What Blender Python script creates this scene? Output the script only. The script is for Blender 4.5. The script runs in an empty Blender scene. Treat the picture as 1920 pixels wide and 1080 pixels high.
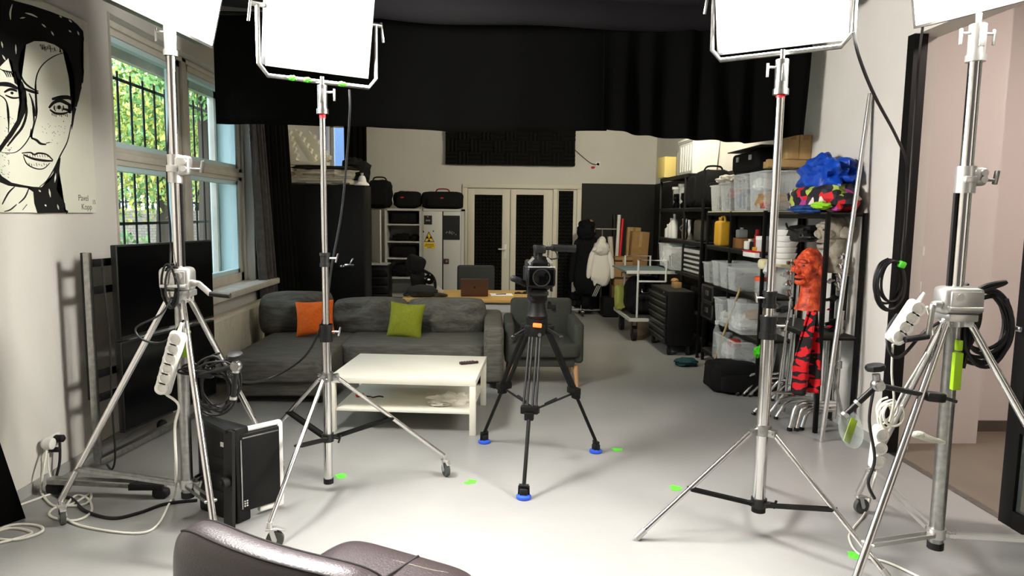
import bpy, bmesh, math, random
from mathutils import Vector, Matrix, Euler, noise
RND = random.Random(11)
scene = bpy.context.scene
COL = scene.collection
PI = math.pi
# ------------------------------------------------------------------ camera
F, CAM_H = 1280.0, 1.75
def _cam_axes():
    y = Vector((-45 / F, 138 / F, 1)).normalized()
    s = .013
    z = Vector((s, 1, -(y[0] * s + y[1]) / y[2])).normalized()
    return -(y.cross(z)), y, z
AX, AY, AZ = _cam_axes()                       # world axes seen in camera coordinates (right, up, forward)
def U(px, py, x=None, y=None, z=None):
    """the point of a room plane (x=, y= or z=) that is seen at a pixel of the photograph"""
    d = Vector(((px - 960) / F, (540 - py) / F, 1))
    r = Vector((d.dot(AX), d.dot(AY), d.dot(AZ)))
    if x is not None: t = x / r.x
    elif y is not None: t = y / r.y
    else: t = (z - CAM_H) / r.z
    return Vector((r.x * t, r.y * t, CAM_H + r.z * t))
cam_d = bpy.data.cameras.new('camera'); cam = bpy.data.objects.new('camera', cam_d); COL.objects.link(cam)
cam_d.sensor_width = 36; cam_d.lens = F / 1920 * 36; cam_d.clip_start = .05
cam.matrix_world = Matrix(((AX[0], AX[1], -AX[2], 0), (AY[0], AY[1], -AY[2], 0), (AZ[0], AZ[1], -AZ[2], CAM_H), (0, 0, 0, 1)))
scene.camera = cam

# ------------------------------------------------------------------ materials
def lin(c):
    return tuple(((v / 255) / 12.92 if v / 255 <= .04045 else ((v / 255 + .055) / 1.055) ** 2.4) for v in c) + (1,)
MATS = {}
def mat(name, col, rough=.5, metal=0, vary=None, bump=None, trans=0, alpha=1, emit=None, sheen=0, coat=0, spec=.5, ior=1.45):
    """vary=(scale, second colour, contrast)  bump=(scale, strength)"""
    m = bpy.data.materials.new(name); m.use_nodes = True; MATS[name] = m
    nt = m.node_tree; b = nt.nodes['Principled BSDF']
    b.inputs['Base Color'].default_value = lin(col)
    b.inputs['Roughness'].default_value = rough; b.inputs['Metallic'].default_value = metal
    b.inputs['Transmission Weight'].default_value = trans; b.inputs['Alpha'].default_value = alpha
    b.inputs['Sheen Weight'].default_value = sheen; b.inputs['Coat Weight'].default_value = coat
    b.inputs['Specular IOR Level'].default_value = spec; b.inputs['IOR'].default_value = ior
    tc = nt.nodes.new('ShaderNodeTexCoord')
    if vary:
        n = nt.nodes.new('ShaderNodeTexNoise'); n.inputs['Scale'].default_value = vary[0]; n.inputs['Detail'].default_value = 5
        nt.links.new(tc.outputs['Object'], n.inputs['Vector'])
        r = nt.nodes.new('ShaderNodeValToRGB'); w = vary[2] if len(vary) > 2 else .2
        r.color_ramp.elements[0].position = .5 - w; r.color_ramp.elements[1].position = .5 + w
        r.color_ramp.elements[0].color = lin(col); r.color_ramp.elements[1].color = lin(vary[1])
        nt.links.new(n.outputs['Fac'], r.inputs['Fac']); nt.links.new(r.outputs['Color'], b.inputs['Base Color'])
    if bump:
        n = nt.nodes.new('ShaderNodeTexNoise'); n.inputs['Scale'].default_value = bump[0]; n.inputs['Detail'].default_value = 4
        nt.links.new(tc.outputs['Object'], n.inputs['Vector'])
        bp = nt.nodes.new('ShaderNodeBump'); bp.inputs['Strength'].default_value = bump[1]; bp.inputs['Distance'].default_value = .02
        nt.links.new(n.outputs['Fac'], bp.inputs['Height']); nt.links.new(bp.outputs['Normal'], b.inputs['Normal'])
    if emit:
        b.inputs['Emission Color'].default_value = lin(emit[0]); b.inputs['Emission Strength'].default_value = emit[1]
    return m
wall_m = mat('white_wall_paint', (212, 208, 200), .75, vary=(1.3, (205, 201, 193)), bump=(60, .06))
wall2_m = mat('side_room_paint', (208, 200, 196), .8, bump=(60, .05))
floor_m = mat('grey_epoxy_floor', (140, 141, 139), .3, vary=(1.1, (154, 154, 150), .25), bump=(9, .03))
floor2_m = mat('brown_floor', (120, 111, 98), .45, vary=(3, (110, 101, 90)))
blackwall_m = mat('black_wall_paint', (15, 16, 13), .7, vary=(2, (20, 20, 17)))
cloth_m = mat('black_backdrop_cloth', (6, 6, 5), .9, bump=(220, .15), spec=.08)
swag_m = mat('black_ceiling_cloth', (30, 28, 31), .8, bump=(180, .15), spec=.25)
drape_m = mat('grey_drape_cloth', (86, 82, 80), .9, vary=(14, (70, 66, 64)), bump=(150, .2))
ddrape_m = mat('dark_drape_cloth', (12, 11, 11), .9, bump=(150, .2), spec=.15)
chrome_m = mat('chrome', (224, 222, 220), .14, 1)
chrome2_m = mat('satin_chrome', (238, 236, 234), .24, 1)
steel_m = mat('brushed_steel', (176, 176, 172), .3, 1, vary=(30, (150, 150, 147)))
alu_m = mat('cast_aluminium', (205, 204, 200), .36, .85)
black_m = mat('black_plastic', (10, 10, 10), .42)
rubber_m = mat('black_rubber', (8, 8, 8), .7)
bmetal_m = mat('black_painted_metal', (8, 8, 7), .5, spec=.3)
gloss_m = mat('glossy_black_screen', (4, 4, 5), .14, spec=.2)
grey_m = mat('grey_plastic', (120, 120, 118), .5)
white_m = mat('white_plastic', (232, 230, 224), .4)
lam_m = mat('white_laminate', (235, 232, 218), .38)
red_m = mat('red_plastic', (215, 30, 36), .45)
green_m = mat('green_tape', (95, 225, 60), .55)
lime_m = mat('lime_plastic', (160, 205, 30), .5)
blue_m = mat('blue_rubber', (45, 85, 205), .5)
orange_m = mat('orange_fabric', (240, 112, 30), .9, vary=(40, (225, 98, 24)), bump=(300, .2))
olive_m = mat('green_fabric', (132, 138, 28), .9, vary=(40, (118, 124, 22)), bump=(300, .2))
sofa_m = mat('dark_grey_sofa_fabric', (80, 79, 73), .95, bump=(260, .3), spec=.2)
def streak(m, col2, s=(6, 90, 60)):
    nt = m.node_tree; b = nt.nodes['Principled BSDF']; tc = [n for n in nt.nodes if n.type == 'TEX_COORD'][0]
    mp = nt.nodes.new('ShaderNodeMapping'); mp.inputs['Scale'].default_value = s
    n = nt.nodes.new('ShaderNodeTexNoise'); n.inputs['Scale'].default_value = 1; n.inputs['Detail'].default_value = 6
    r = nt.nodes.new('ShaderNodeValToRGB'); r.color_ramp.elements[0].position = .35; r.color_ramp.elements[1].position = .68
    r.color_ramp.elements[0].color = b.inputs['Base Color'].default_value; r.color_ramp.elements[1].color = lin(col2)
    nt.links.new(tc.outputs['Object'], mp.inputs['Vector']); nt.links.new(mp.outputs['Vector'], n.inputs['Vector'])
    nt.links.new(n.outputs['Fac'], r.inputs['Fac']); nt.links.new(r.outputs['Color'], b.inputs['Base Color'])
streak(sofa_m, (104, 102, 95), (5, 60, 45))
arm_m = mat('charcoal_armchair_fabric', (58, 60, 54), .95, vary=(60, (66, 68, 61)), bump=(260, .25), spec=.2)
wood_m = mat('light_oak', (198, 160, 92), .5); streak(wood_m, (182, 142, 78), (3, 40, 40))
legwood_m = mat('pale_wood', (196, 152, 110), .5)
card_m = mat('brown_cardboard', (158, 122, 78), .85, vary=(12, (146, 112, 70)))
card2_m = mat('tan_cardboard', (178, 146, 96), .85, vary=(12, (166, 134, 88)))
yellow_m = mat('yellow_plastic', (206, 158, 40), .45)
paleyellow_m = mat('pale_yellow_card', (216, 196, 120), .8)
foam_m = mat('charcoal_acoustic_foam', (32, 31, 29), .95, bump=(200, .3), spec=.1)
cream_m = mat('cream_paint', (214, 208, 192), .5)
frame_m = mat('old_cream_window_paint', (206, 201, 188), .5, vary=(6, (192, 186, 174)))
reveal_m = mat('sky_tinted_white_paint', (196, 222, 224), .6)  # sky's blue light on white reveal and backlit sash is put into this colour
glassy_m = mat('clear_glass', (255, 255, 255), .02, trans=1, ior=1.01, spec=.0)
clear_m = mat('clear_plastic_bin', (232, 236, 234), .3, alpha=.24)
milky_m = mat('milky_plastic', (226, 226, 220), .45, alpha=.8)
leather_m = mat('dark_brown_leather', (50, 41, 42), .36, bump=(160, .12), coat=.15)
seam_m = mat('leather_seam', (24, 19, 20), .6)
parka_m = mat('black_parka_cloth', (10, 11, 15), .85, bump=(40, .2), spec=.2)
fur_m = mat('tan_fur', (160, 122, 78), .95, bump=(120, .6))
jacket_m = mat('white_jacket_cloth', (220, 214, 204), .85, bump=(40, .2))
bag_m = mat('black_nylon', (8, 8, 9), .8, vary=(20, (14, 14, 14)), bump=(120, .3), spec=.25)
mask_m = mat('orange_latex', (236, 98, 50), .5, vary=(17, (150, 34, 18), .16), bump=(28, .7))
greymask_m = mat('grey_latex', (172, 165, 148), .55, vary=(16, (132, 122, 106), .15), bump=(30, .4))
cabgrey_m = mat('light_grey_cabinet_steel', (188, 188, 184), .5, .1)
ink_m = mat('black_ink', (10, 9, 9), .5)
canvas_m = mat('primed_canvas', (226, 226, 208), .8, bump=(300, .05))
bluebag_m = mat('blue_plastic_bag', (22, 80, 190), .3, vary=(9, (10, 50, 150)), bump=(25, .5))
cable_m = mat('black_cable', (15, 15, 15), .5)
wcable_m = mat('white_cable', (226, 224, 212), .5)
sign_m = mat('warning_yellow', (226, 190, 40), .5)
brown_m = mat('bronze_laptop_shell', (92, 66, 54), .4, .5)
paper_m = mat('white_paper', (238, 238, 234), .8)
def panel_light(name, col, e): return mat(name, (240, 240, 240), .6, emit=(col, e))
LED_E = 54
led_a = panel_light('led_diffuser_pinkish', (255, 244, 248), LED_E)
led_b = panel_light('led_diffuser_warm', (255, 252, 244), LED_E)

# ------------------------------------------------------------------ mesh builder
def M3(rot): return Euler(rot).to_matrix().to_4x4()
class MB:
    def __init__(s):
        s.bm = bmesh.new(); s.l = s.bm.faces.layers.int.new('m'); s.cur = 0
    def _done(s):
        for f in s.bm.faces:
            if f[s.l] == 0: f[s.l] = s.cur + 1; f.material_index = s.cur
        return s
    def mat(s, i): s.cur = i; return s
    def box(s, c, d, rot=(0, 0, 0), bev=0, seg=2):
        mtx = Matrix.Translation(c) @ M3(rot) @ Matrix.Diagonal((d[0], d[1], d[2], 1))
        r = bmesh.ops.create_cube(s.bm, size=1, matrix=mtx)
        if bev:
            es = list({e for v in r['verts'] for e in v.link_edges})
            bmesh.ops.bevel(s.bm, geom=es, offset=min(bev, min(d) * .49), segments=seg, affect='EDGES', profile=.5)
        return s._done()
    def bx(s, x0, x1, y0, y1, z0, z1, bev=0, seg=2):
        return s.box(((x0 + x1) / 2, (y0 + y1) / 2, (z0 + z1) / 2), (abs(x1 - x0), abs(y1 - y0), abs(z1 - z0)), bev=bev, seg=seg)
    def cyl(s, a, b, r0, r1=None, seg=16):
        a, b = Vector(a), Vector(b); d = b - a
        q = d.to_track_quat('Z', 'Y').to_matrix().to_4x4()
        bmesh.ops.create_cone(s.bm, cap_ends=True, segments=seg, radius1=r0, radius2=r0 if r1 is None else r1, depth=d.length,
                              matrix=Matrix.Translation((a + b) / 2) @ q)
        return s._done()
    def bar(s, a, b, w, h, bev=0):
        """rectangular bar from a to b, w sideways, h upwards"""
        a, b = Vector(a), Vector(b); d = b - a
        q = d.to_track_quat('X', 'Z').to_matrix().to_4x4()
        r = bmesh.ops.create_cube(s.bm, size=1, matrix=Matrix.Translation((a + b) / 2) @ q @ Matrix.Diagonal((d.length, w, h, 1)))
        if bev:
            es = list({e for v in r['verts'] for e in v.link_edges})
            bmesh.ops.bevel(s.bm, geom=es, offset=bev, segments=2, affect='EDGES', profile=.5)
        return s._done()
    def tube(s, pts, r, seg=8, closed=False, sm=0):
        P = [Vector(p) for p in pts]
        if sm: P = spline(P, sm, closed)
        n = len(P); rings = []; up = None
        for i in range(n):
            a = P[i - 1] if (i or closed) else P[0]; b = P[(i + 1) % n] if (i < n - 1 or closed) else P[-1]
            t = (b - a)
            t = t.normalized() if t.length > 1e-9 else Vector((0, 0, 1))
            if up is None:
                up = Vector((0, 0, 1)) if abs(t.z) < .9 else Vector((1, 0, 0))
            x = up - t * up.dot(t)
            x = x.normalized() if x.length > 1e-6 else t.orthogonal().normalized()
            up = x; y = t.cross(x)
            rr = r[i] if isinstance(r, (list, tuple)) else r
            rings.append([s.bm.verts.new(P[i] + (x * math.cos(2 * PI * k / seg) + y * math.sin(2 * PI * k / seg)) * rr) for k in range(seg)])
        for i in range(n if closed else n - 1):
            A, B = rings[i], rings[(i + 1) % n]
            for k in range(seg): s.bm.faces.new((A[k], A[(k + 1) % seg], B[(k + 1) % seg], B[k]))
        if not closed:
            s.bm.faces.new(rings[0][::-1]); s.bm.faces.new(rings[-1])
        return s._done()
    def lathe(s, prof, c=(0, 0, 0), rot=(0, 0, 0), seg=24, cap=True):
        mtx = Matrix.Translation(c) @ M3(rot); rings = []
        for r, z in prof:
            rings.append([s.bm.verts.new(mtx @ Vector((r * math.cos(2 * PI * k / seg), r * math.sin(2 * PI * k / seg), z))) for k in range(seg)])
        for A, B in zip(rings, rings[1:]):
            for k in range(seg): s.bm.faces.new((A[k], A[(k + 1) % seg], B[(k + 1) % seg], B[k]))
        if cap and prof[0][0] > 1e-4: s.bm.faces.new(rings[0][::-1])
        if cap and prof[-1][0] > 1e-4: s.bm.faces.new(rings[-1])
        bmesh.ops.remove_doubles(s.bm, verts=[v for R_ in (rings[0], rings[-1]) for v in R_], dist=1e-5)
        return s._done()
    def lump(s, c, r, rot=(0, 0, 0), e=1.0, amp=0, freq=3, seed=0, u=24, v=16, shape=None):
        """rounded blob: e=1 ellipsoid, e=.3 boxy; amp = noise folds; shape(p) bends the unit blob"""
        mtx = Matrix.Translation(c) @ M3(rot); rows = []
        def pw(a): return math.copysign(abs(a) ** e, a)
        for j in range(v + 1):
            ph = -PI / 2 + PI * j / v; row = []
            for i in range(u):
                th = 2 * PI * i / u
                p = Vector((pw(math.cos(ph)) * pw(math.cos(th)), pw(math.cos(ph)) * pw(math.sin(th)), pw(math.sin(ph))))
                if shape: p = Vector(shape(p))
                if amp: p *= 1 + amp * noise.noise(p * freq + Vector((seed * 7.3, seed * 1.7, 3.1)))
                row.append(s.bm.verts.new(mtx @ Vector((p.x * r[0], p.y * r[1], p.z * r[2]))))
            rows.append(row)
        for A, B in zip(rows, rows[1:]):
            for k in range(u): s.bm.faces.new((A[k], A[(k + 1) % u], B[(k + 1) % u], B[k]))
        bmesh.ops.remove_doubles(s.bm, verts=rows[0] + rows[-1], dist=1e-5)
        return s._done()
    def pillow(s, c, d, rot=(0, 0, 0), pinch=.08, seed=0, n=14, amp=.03, p=.5, rnd=0, sag=0):
        """cushion: d = width, thickness, height; lies in local XZ"""
        mtx = Matrix.Translation(c) @ M3(rot); S = [[], []]
        for side in (0, 1):
            for i in range(n + 1):
                row = []
                for j in range(n + 1):
                    a, b = -1 + 2 * i / n, -1 + 2 * j / n
                    t = (max(0, 1 - a * a) ** p) * (max(0, 1 - b * b) ** p)
                    x = a * (1 - pinch * (1 - b * b)); z = b * (1 - pinch * (1 - a * a))
                    q_ = 1 - rnd * (a * a * b * b) ** 1.5; x *= q_; z *= q_; z += sag * (a + .5 * math.sin(a * 2.5 + seed)) * (b + 1) / 2
                    t *= 1 + amp * 8 * noise.noise(Vector((a * 2.2 + seed * 3, b * 2.2, seed)))
                    y = (1 if side else -1) * t
                    edge = i in (0, n) or j in (0, n)
                    if side and edge: row.append(S[0][i][j])
                    else: row.append(s.bm.verts.new(mtx @ Vector((x * d[0] / 2, y * d[1] / 2, z * d[2] / 2))))
                S[side].append(row)
            for i in range(n):
                for j in range(n):
                    q = (S[side][i][j], S[side][i + 1][j], S[side][i + 1][j + 1], S[side][i][j + 1])
                    s.bm.faces.new(q if side == 0 else q[::-1])
        return s._done()
    def prism(s, poly, d, mtx):
        """2-D outline extruded by d along local z of mtx"""
        A = [s.bm.verts.new(mtx @ Vector((p[0], p[1], 0))) for p in poly]
        B = [s.bm.verts.new(mtx @ Vector((p[0], p[1], d))) for p in poly]
        n = len(poly)
        fs = [s.bm.faces.new(A[::-1]), s.bm.faces.new(B)]
        for k in range(n): s.bm.faces.new((A[k], A[(k + 1) % n], B[(k + 1) % n], B[k]))
        bmesh.ops.triangulate(s.bm, faces=fs)
        return s._done()
    def grid(s, fn, nu, nv):
        V = [[s.bm.verts.new(Vector(fn(i / nu, j / nv))) for j in range(nv + 1)] for i in range(nu + 1)]
        for i in range(nu):
            for j in range(nv): s.bm.faces.new((V[i][j], V[i + 1][j], V[i + 1][j + 1], V[i][j + 1]))
        return s._done()
    def bin(s, c, d, t=.004, taper=.88, rot=0, rim=.008):
        """open tub: c = centre of its base, d = top width, depth, height"""
        mtx = Matrix.Translation(c) @ Matrix.Rotation(rot, 4, 'Z'); rings = []
        def ring(w, l, z): return [s.bm.verts.new(mtx @ Vector((a * w / 2, b * l / 2, z))) for a, b in ((-1, -1), (1, -1), (1, 1), (-1, 1))]
        w, l, h = d
        rr = [ring(w * taper, l * taper, 0), ring(w, l, h), ring(w + rim * 2, l + rim * 2, h), ring(w + rim * 2, l + rim * 2, h - .015),
              ring(w + rim * 2 - .002, l + rim * 2 - .002, h - .015)]
        inner = [ring(w - t, l - t, h), ring(w * taper - t, l * taper - t, t)]
        def link(A, B):
            for k in range(4): s.bm.faces.new((A[k], A[(k + 1) % 4], B[(k + 1) % 4], B[k]))
        link(rr[0], rr[1]); link(rr[1], rr[3]); link(rr[3], rr[2]); link(rr[2], inner[0]); link(inner[0], inner[1])
        s.bm.faces.new(rr[0][::-1]); s.bm.faces.new(inner[1])
        for v in rr[4]: s.bm.verts.remove(v)
        return s._done()
    def build(s, name, m, parent=None, world=False, sharp=35, solid=0, sub=0, keep=False):
        bm = s.bm
        bmesh.ops.recalc_face_normals(bm, faces=bm.faces)
        for f in bm.faces: f.smooth = True
        a = math.radians(sharp)
        for e in bm.edges:
            if len(e.link_faces) == 2 and e.calc_face_angle(0) > a: e.smooth = False
        loc = Vector((0, 0, 0))
        if parent is not None and world:
            r = parent
            while r.parent: r = r.parent
            bm.transform(Matrix(ROOTM[r.name]).inverted())
        elif parent is None and not keep:
            lo = Vector((min(v.co[i] for v in bm.verts) for i in range(3))); hi = Vector((max(v.co[i] for v in bm.verts) for i in range(3)))
            loc = Vector(((lo.x + hi.x) / 2, (lo.y + hi.y) / 2, lo.z)); bm.transform(Matrix.Translation(-loc))
        me = bpy.data.meshes.new(name); bm.to_mesh(me); bm.free()
        for q in (m if isinstance(m, (list, tuple)) else [m]): me.materials.append(q)
        o = bpy.data.objects.new(name, me); COL.objects.link(o); o.location = loc
        if parent is not None: o.parent = parent
        if solid:
            k = o.modifiers.new('thickness', 'SOLIDIFY'); k.thickness = solid; k.offset = 0
        if sub:
            k = o.modifiers.new('smooth', 'SUBSURF'); k.levels = sub; k.render_levels = sub
        return o
def spline(P, n, closed=False):
    out = []; N = len(P); rng = range(N if closed else N - 1)
    for i in rng:
        if closed: p0, p1, p2, p3 = P[i - 1], P[i], P[(i + 1) % N], P[(i + 2) % N]
        else: p0, p1, p2, p3 = P[max(i - 1, 0)], P[i], P[i + 1], P[min(i + 2, N - 1)]
        for k in range(n):
            t = k / n
            out.append(.5 * ((2 * p1) + (p2 - p0) * t + (2 * p0 - 5 * p1 + 4 * p2 - p3) * t * t + (3 * p1 - p0 - 3 * p2 + p3) * t ** 3))
    if not closed: out.append(P[-1].copy())
    return out
ROOTM = {}
def tag(o, label=None, cat=None, group=None, kind=None):
    if label: o['label'] = label
    if cat: o['category'] = cat
    if group: o['group'] = group
    if kind: o['kind'] = kind
    return o
def thing(name, label, cat, loc=(0, 0, 0), rz=0, group=None, rot=None):
    o = bpy.data.objects.new(name, None); COL.objects.link(o); o.empty_display_size = .1
    o.location = loc; o.rotation_euler = rot if rot else (0, 0, rz)
    ROOTM[o.name] = Matrix.Translation(loc) @ Euler(o.rotation_euler).to_matrix().to_4x4()
    return tag(o, label, cat, group)
def dup(root, label, loc=None, rz=None, group=None, rot=None):
    r = root.copy(); COL.objects.link(r)
    if loc is not None: r.location = loc
    if rot is not None: r.rotation_euler = rot
    elif rz is not None: r.rotation_euler = (0, 0, rz)
    r['label'] = label
    if group: r['group'] = group
    for ch in list(root.children):
        c = ch.copy(); COL.objects.link(c); c.parent = r
        for g in list(ch.children):
            d = g.copy(); COL.objects.link(d); d.parent = c
    ROOTM[r.name] = Matrix.Translation(r.location) @ Euler(r.rotation_euler).to_matrix().to_4x4()
    return r
def one(mb, name, m, label, cat, group=None, **k): return tag(mb.build(name, m, **k), label, cat, group)
def struct(o): o['kind'] = 'structure'; return o
def cable(name, pts, r, m, label, group=None, sm=6, parent=None):
    P = spline([Vector(p) for p in pts], sm)
    for p in P: p.z = max(p.z, r)
    o = MB().tube(P, r, seg=6).build(name, m)
    return tag(o, label, 'cable', group)
def text_mesh(body, size, mtx, name, m, parent, depth=.0006, world=True):
    cu = bpy.data.curves.new(name, 'FONT'); cu.body = body; cu.size = size; cu.extrude = depth; cu.align_x = 'CENTER'; cu.align_y = 'CENTER'
    t = bpy.data.objects.new(name + '_t', cu); COL.objects.link(t)
    dg = bpy.context.evaluated_depsgraph_get(); me = bpy.data.meshes.new_from_object(t.evaluated_get(dg))
    bpy.data.objects.remove(t); bpy.data.curves.remove(cu)
    mm = Matrix(mtx)
    if world:
        r = parent
        while r.parent: r = r.parent
        mm = Matrix(ROOTM[r.name]).inverted() @ mm
    me.transform(mm); me.materials.clear(); me.materials.append(m)
    o = bpy.data.objects.new(name, me); COL.objects.link(o); o.parent = parent
    return o
# ------------------------------------------------------------------ the room
XL, XR, YB, ZC = -2.80, 3.03, 12.40, 3.75
WY0, WY1, WZ0, WZ1 = 5.28, 8.32, .93, 3.19
struct(MB().bx(XL - .5, XR, -3, YB + .3, -.2, 0).build('floor', floor_m, keep=True))
struct(MB().bx(XR, 6.2, -3, 6.2, -.2, 0).build('floor_side', floor2_m, keep=True))
struct(MB().bx(XL - .5, 6.2, -3, YB + .3, ZC, ZC + .2).build('ceiling', mat('grey_ceiling_paint', (120, 118, 114), .8), keep=True))
w = MB()
w.bx(XL - .5, XL, -3, WY0, 0, ZC); w.bx(XL - .5, XL, WY1, YB, 0, ZC); w.bx(XL - .5, XL, WY0, WY1, 0, WZ0); w.bx(XL - .5, XL, WY0, WY1, WZ1, ZC)
struct(w.build('wall_left', wall_m, keep=True))
BW = (-2.79, -2.15, 2.0, 3.3)                  # window in the back wall
w = MB()
w.bx(XL - .5, BW[0], YB, YB + .3, 0, ZC); w.bx(BW[1], XR + .2, YB, YB + .3, 0, ZC); w.bx(BW[0], BW[1], YB, YB + .3, 0, BW[2]); w.bx(BW[0], BW[1], YB, YB + .3, BW[3], ZC)
struct(w.build('wall_back', wall_m, keep=True))
struct(MB().bx(XR - .012, XR - .001, 7.2, YB - .012, .07, 2.33).build('trim_4', blackwall_m, keep=True))
struct(MB().bx(1.69, XR, YB - .012, YB - .001, 0, 2.33).build('trim_1', blackwall_m, keep=True))
w = MB(); w.bx(XR, XR + .2, 4.96, YB, 0, ZC); w.bx(XR, XR + .2, -3, 1.4, 0, ZC); w.bx(XR, XR + .2, 1.4, 4.96, 3.06, ZC)
struct(w.build('wall_right', wall_m, keep=True))
struct(MB().bx(XL - .5, 6.2, -3.2, -3, 0, ZC).build('wall_front', mat('dark_wall_paint', (74, 73, 72), .8), keep=True))
w = MB(); w.bx(XR + .2, 3.87, 5.10, 5.6, 0, ZC); w.bx(3.87, 6.2, 5.42, 5.6, 0, ZC); w.bx(6.0, 6.2, -3, 5.42, 0, ZC)
struct(w.build('wall_side', wall2_m, keep=True))
struct(MB().bx(3.87, 6.0, 5.405, 5.42, 0, .09).build('baseboard_side', mat('dark_skirting', (84, 76, 68), .6), keep=True))
b = MB(); b.bx(XL, XL + .012, -3, YB, 0, .07)
struct(b.build('baseboard_left', mat('grey_skirting', (158, 157, 152), .6), keep=True))
b = MB(); b.bx(XR - .012, XR, 4.98, YB, 0, .07)
struct(b.build('baseboard_right', MATS['grey_skirting'], keep=True))
# black steel frame of the opening, glazed door leaf
fr = MB(); fr.bx(XR - .03, XR + .07, 4.88, 4.96, 0, 3.06)
struct(fr.build('trim_2', bmetal_m, keep=True))
struct(MB().bx(XR - .0, XR + .05, 1.4, 4.88, .001, .006).build('trim_3', steel_m, keep=True))
d = bpy.data.objects.new('door_2', None); COL.objects.link(d); struct(d); ROOTM['door_2'] = Matrix.Identity(4)
lf = MB(); DX = 2.96
lf.bx(DX, DX + .05, 3.58, 3.68, .03, 2.95, bev=.004); lf.bx(DX, DX + .05, 2.5, 2.6, .03, 2.95, bev=.004)
lf.bx(DX, DX + .05, 2.6, 3.58, .03, .13); lf.bx(DX, DX + .05, 2.6, 3.58, .58, .64); lf.bx(DX, DX + .05, 2.6, 3.58, 2.85, 2.95)
lf.build('door_frame', bmetal_m, d)
MB().bx(DX + .02, DX + .03, 2.6, 3.58, .13, .58).bx(DX + .02, DX + .03, 2.6, 3.58, .64, 2.85).build('glass_pane', mat('tinted_glass', (150, 160, 152), .05, trans=.85, ior=1.1), d)
MB().cyl((DX - .03, 3.63, 1.16), (DX, 3.63, 1.16), .012).box((DX - .035, 3.62, 1.16), (.015, .05, .03), bev=.004).build('door_latch', chrome_m, d)
# ---- window in the left wall
wn = bpy.data.objects.new('window_1', None); COL.objects.link(wn); struct(wn)
f = MB(); X0, X1 = XL - .22, XL - .12
YM = 6.76; ZT = 2.17
f.bx(X0, X1, WY0, WY0 + .08, WZ0, WZ1); f.bx(X0, X1, WY1 - .12, WY1, WZ0, WZ1); f.bx(X0, X1, WY0, WY1, WZ0, WZ0 + .1); f.bx(X0, X1, WY0, WY1, WZ1 - .1, WZ1)
f.bx(X0, X1, YM - .13, YM + .13, WZ0, WZ1); f.bx(X0, X1 , WY0, WY1, ZT - .07, ZT + .07)
f.bx(X1, X1 + .03, YM - .05, YM + .05, WZ0, WZ1, bev=.01); f.bx(X1, X1 + .02, WY0, WY1, ZT - .03, ZT + .03, bev=.008)
f.bx(X1, X1 + .03, WY1 - .05, WY1 - .0, WZ0 - .02, WZ1, bev=.008); f.bx(X1, X1 + .03, WY0, WY1, WZ1 - .05, WZ1, bev=.008); f.bx(X1, XL + .015, WY0 + .0, WY0 + .0 + .01, WZ0, WZ1)
f.build('window_frame', frame_m, wn)
sa = MB()
for y0, y1 in ((WY0 + .08, YM - .13), (YM + .13, WY1 - .12)):
    for z0, z1 in ((WZ0 + .1, ZT - .07), (ZT + .07, WZ1 - .1)):
        sa.bx(X0 + .02, X1 - .02, y0, y0 + .045, z0, z1); sa.bx(X0 + .02, X1 - .02, y1 - .045, y1, z0, z1)
        sa.bx(X0 + .02, X1 - .02, y0, y1, z0, z0 + .045); sa.bx(X0 + .02, X1 - .02, y0, y1, z1 - .045, z1)
sa.build('sash', reveal_m, wn)
MB().bx(X0 + .04, X0 + .046, WY0 + .08, WY1 - .12, WZ0 + .1, WZ1 - .1).build('inner_pane', glassy_m, wn)
rv = MB()                                       # panelled lining of the deep reveal
rv.bx(XL - .5, X0, WY0, WY0 + .015, WZ0, WZ1); rv.bx(XL - .5, X0, WY1 - .015, WY1, WZ0, WZ1); rv.bx(XL - .5, X0, WY0, WY1, WZ0, WZ0 + .02); rv.bx(XL - .5, X0, WY0, WY1, WZ1 - .02, WZ1)
for z0, z1 in ((1.0, 2.0), (2.12, 2.98)):
    rv.bx(XL - .2, XL - .18, WY1 - .03, WY1 - .012, z0, z1); rv.bx(XL - .42, XL - .40, WY1 - .03, WY1 - .012, z0, z1)
rv.build('reveal', reveal_m, wn)
of = MB(); OX0, OX1 = XL - .46, XL - .40
of.bx(OX0, OX1, WY0, WY1, WZ0, WZ0 + .08); of.bx(OX0, OX1, WY0, WY1, WZ1 - .14, WZ1); of.bx(OX0, OX1, WY0, WY0 + .09, WZ0, WZ1); of.bx(OX0, OX1, WY1 - .09, WY1, WZ0, WZ1)
of.bx(OX0, OX1, YM + .75 - .06, YM + .75 + .06, WZ0, WZ1); of.bx(OX0, OX1, WY0, WY1, ZT - .05, ZT + .05)
of.build('outer_frame', frame_m, wn)
MB().bx(OX0 + .02, OX0 + .026, WY0, WY1, WZ0, WZ1).build('outer_pane', glassy_m, wn)
MB().bx(XL, XL + .20, WY0 - .05, 8.62, .86, .93, bev=.012).build('window_sill', frame_m, wn)
g = MB(); GX = XL - .58
for k in range(15):
    y = WY0 + .06 + k * .23
    g.cyl((GX, y, .75), (GX, y, 3.0), .011, seg=8)
for z in (.95, 1.62, 2.2, 2.93): g.bx(GX - .006, GX + .006, WY0 - .1, WY0 + 3.35, z - .014, z + .014)
one(g, 'window_grille', bmetal_m, 'black iron bar grille outside the tall left-hand window', 'grille')
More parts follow.
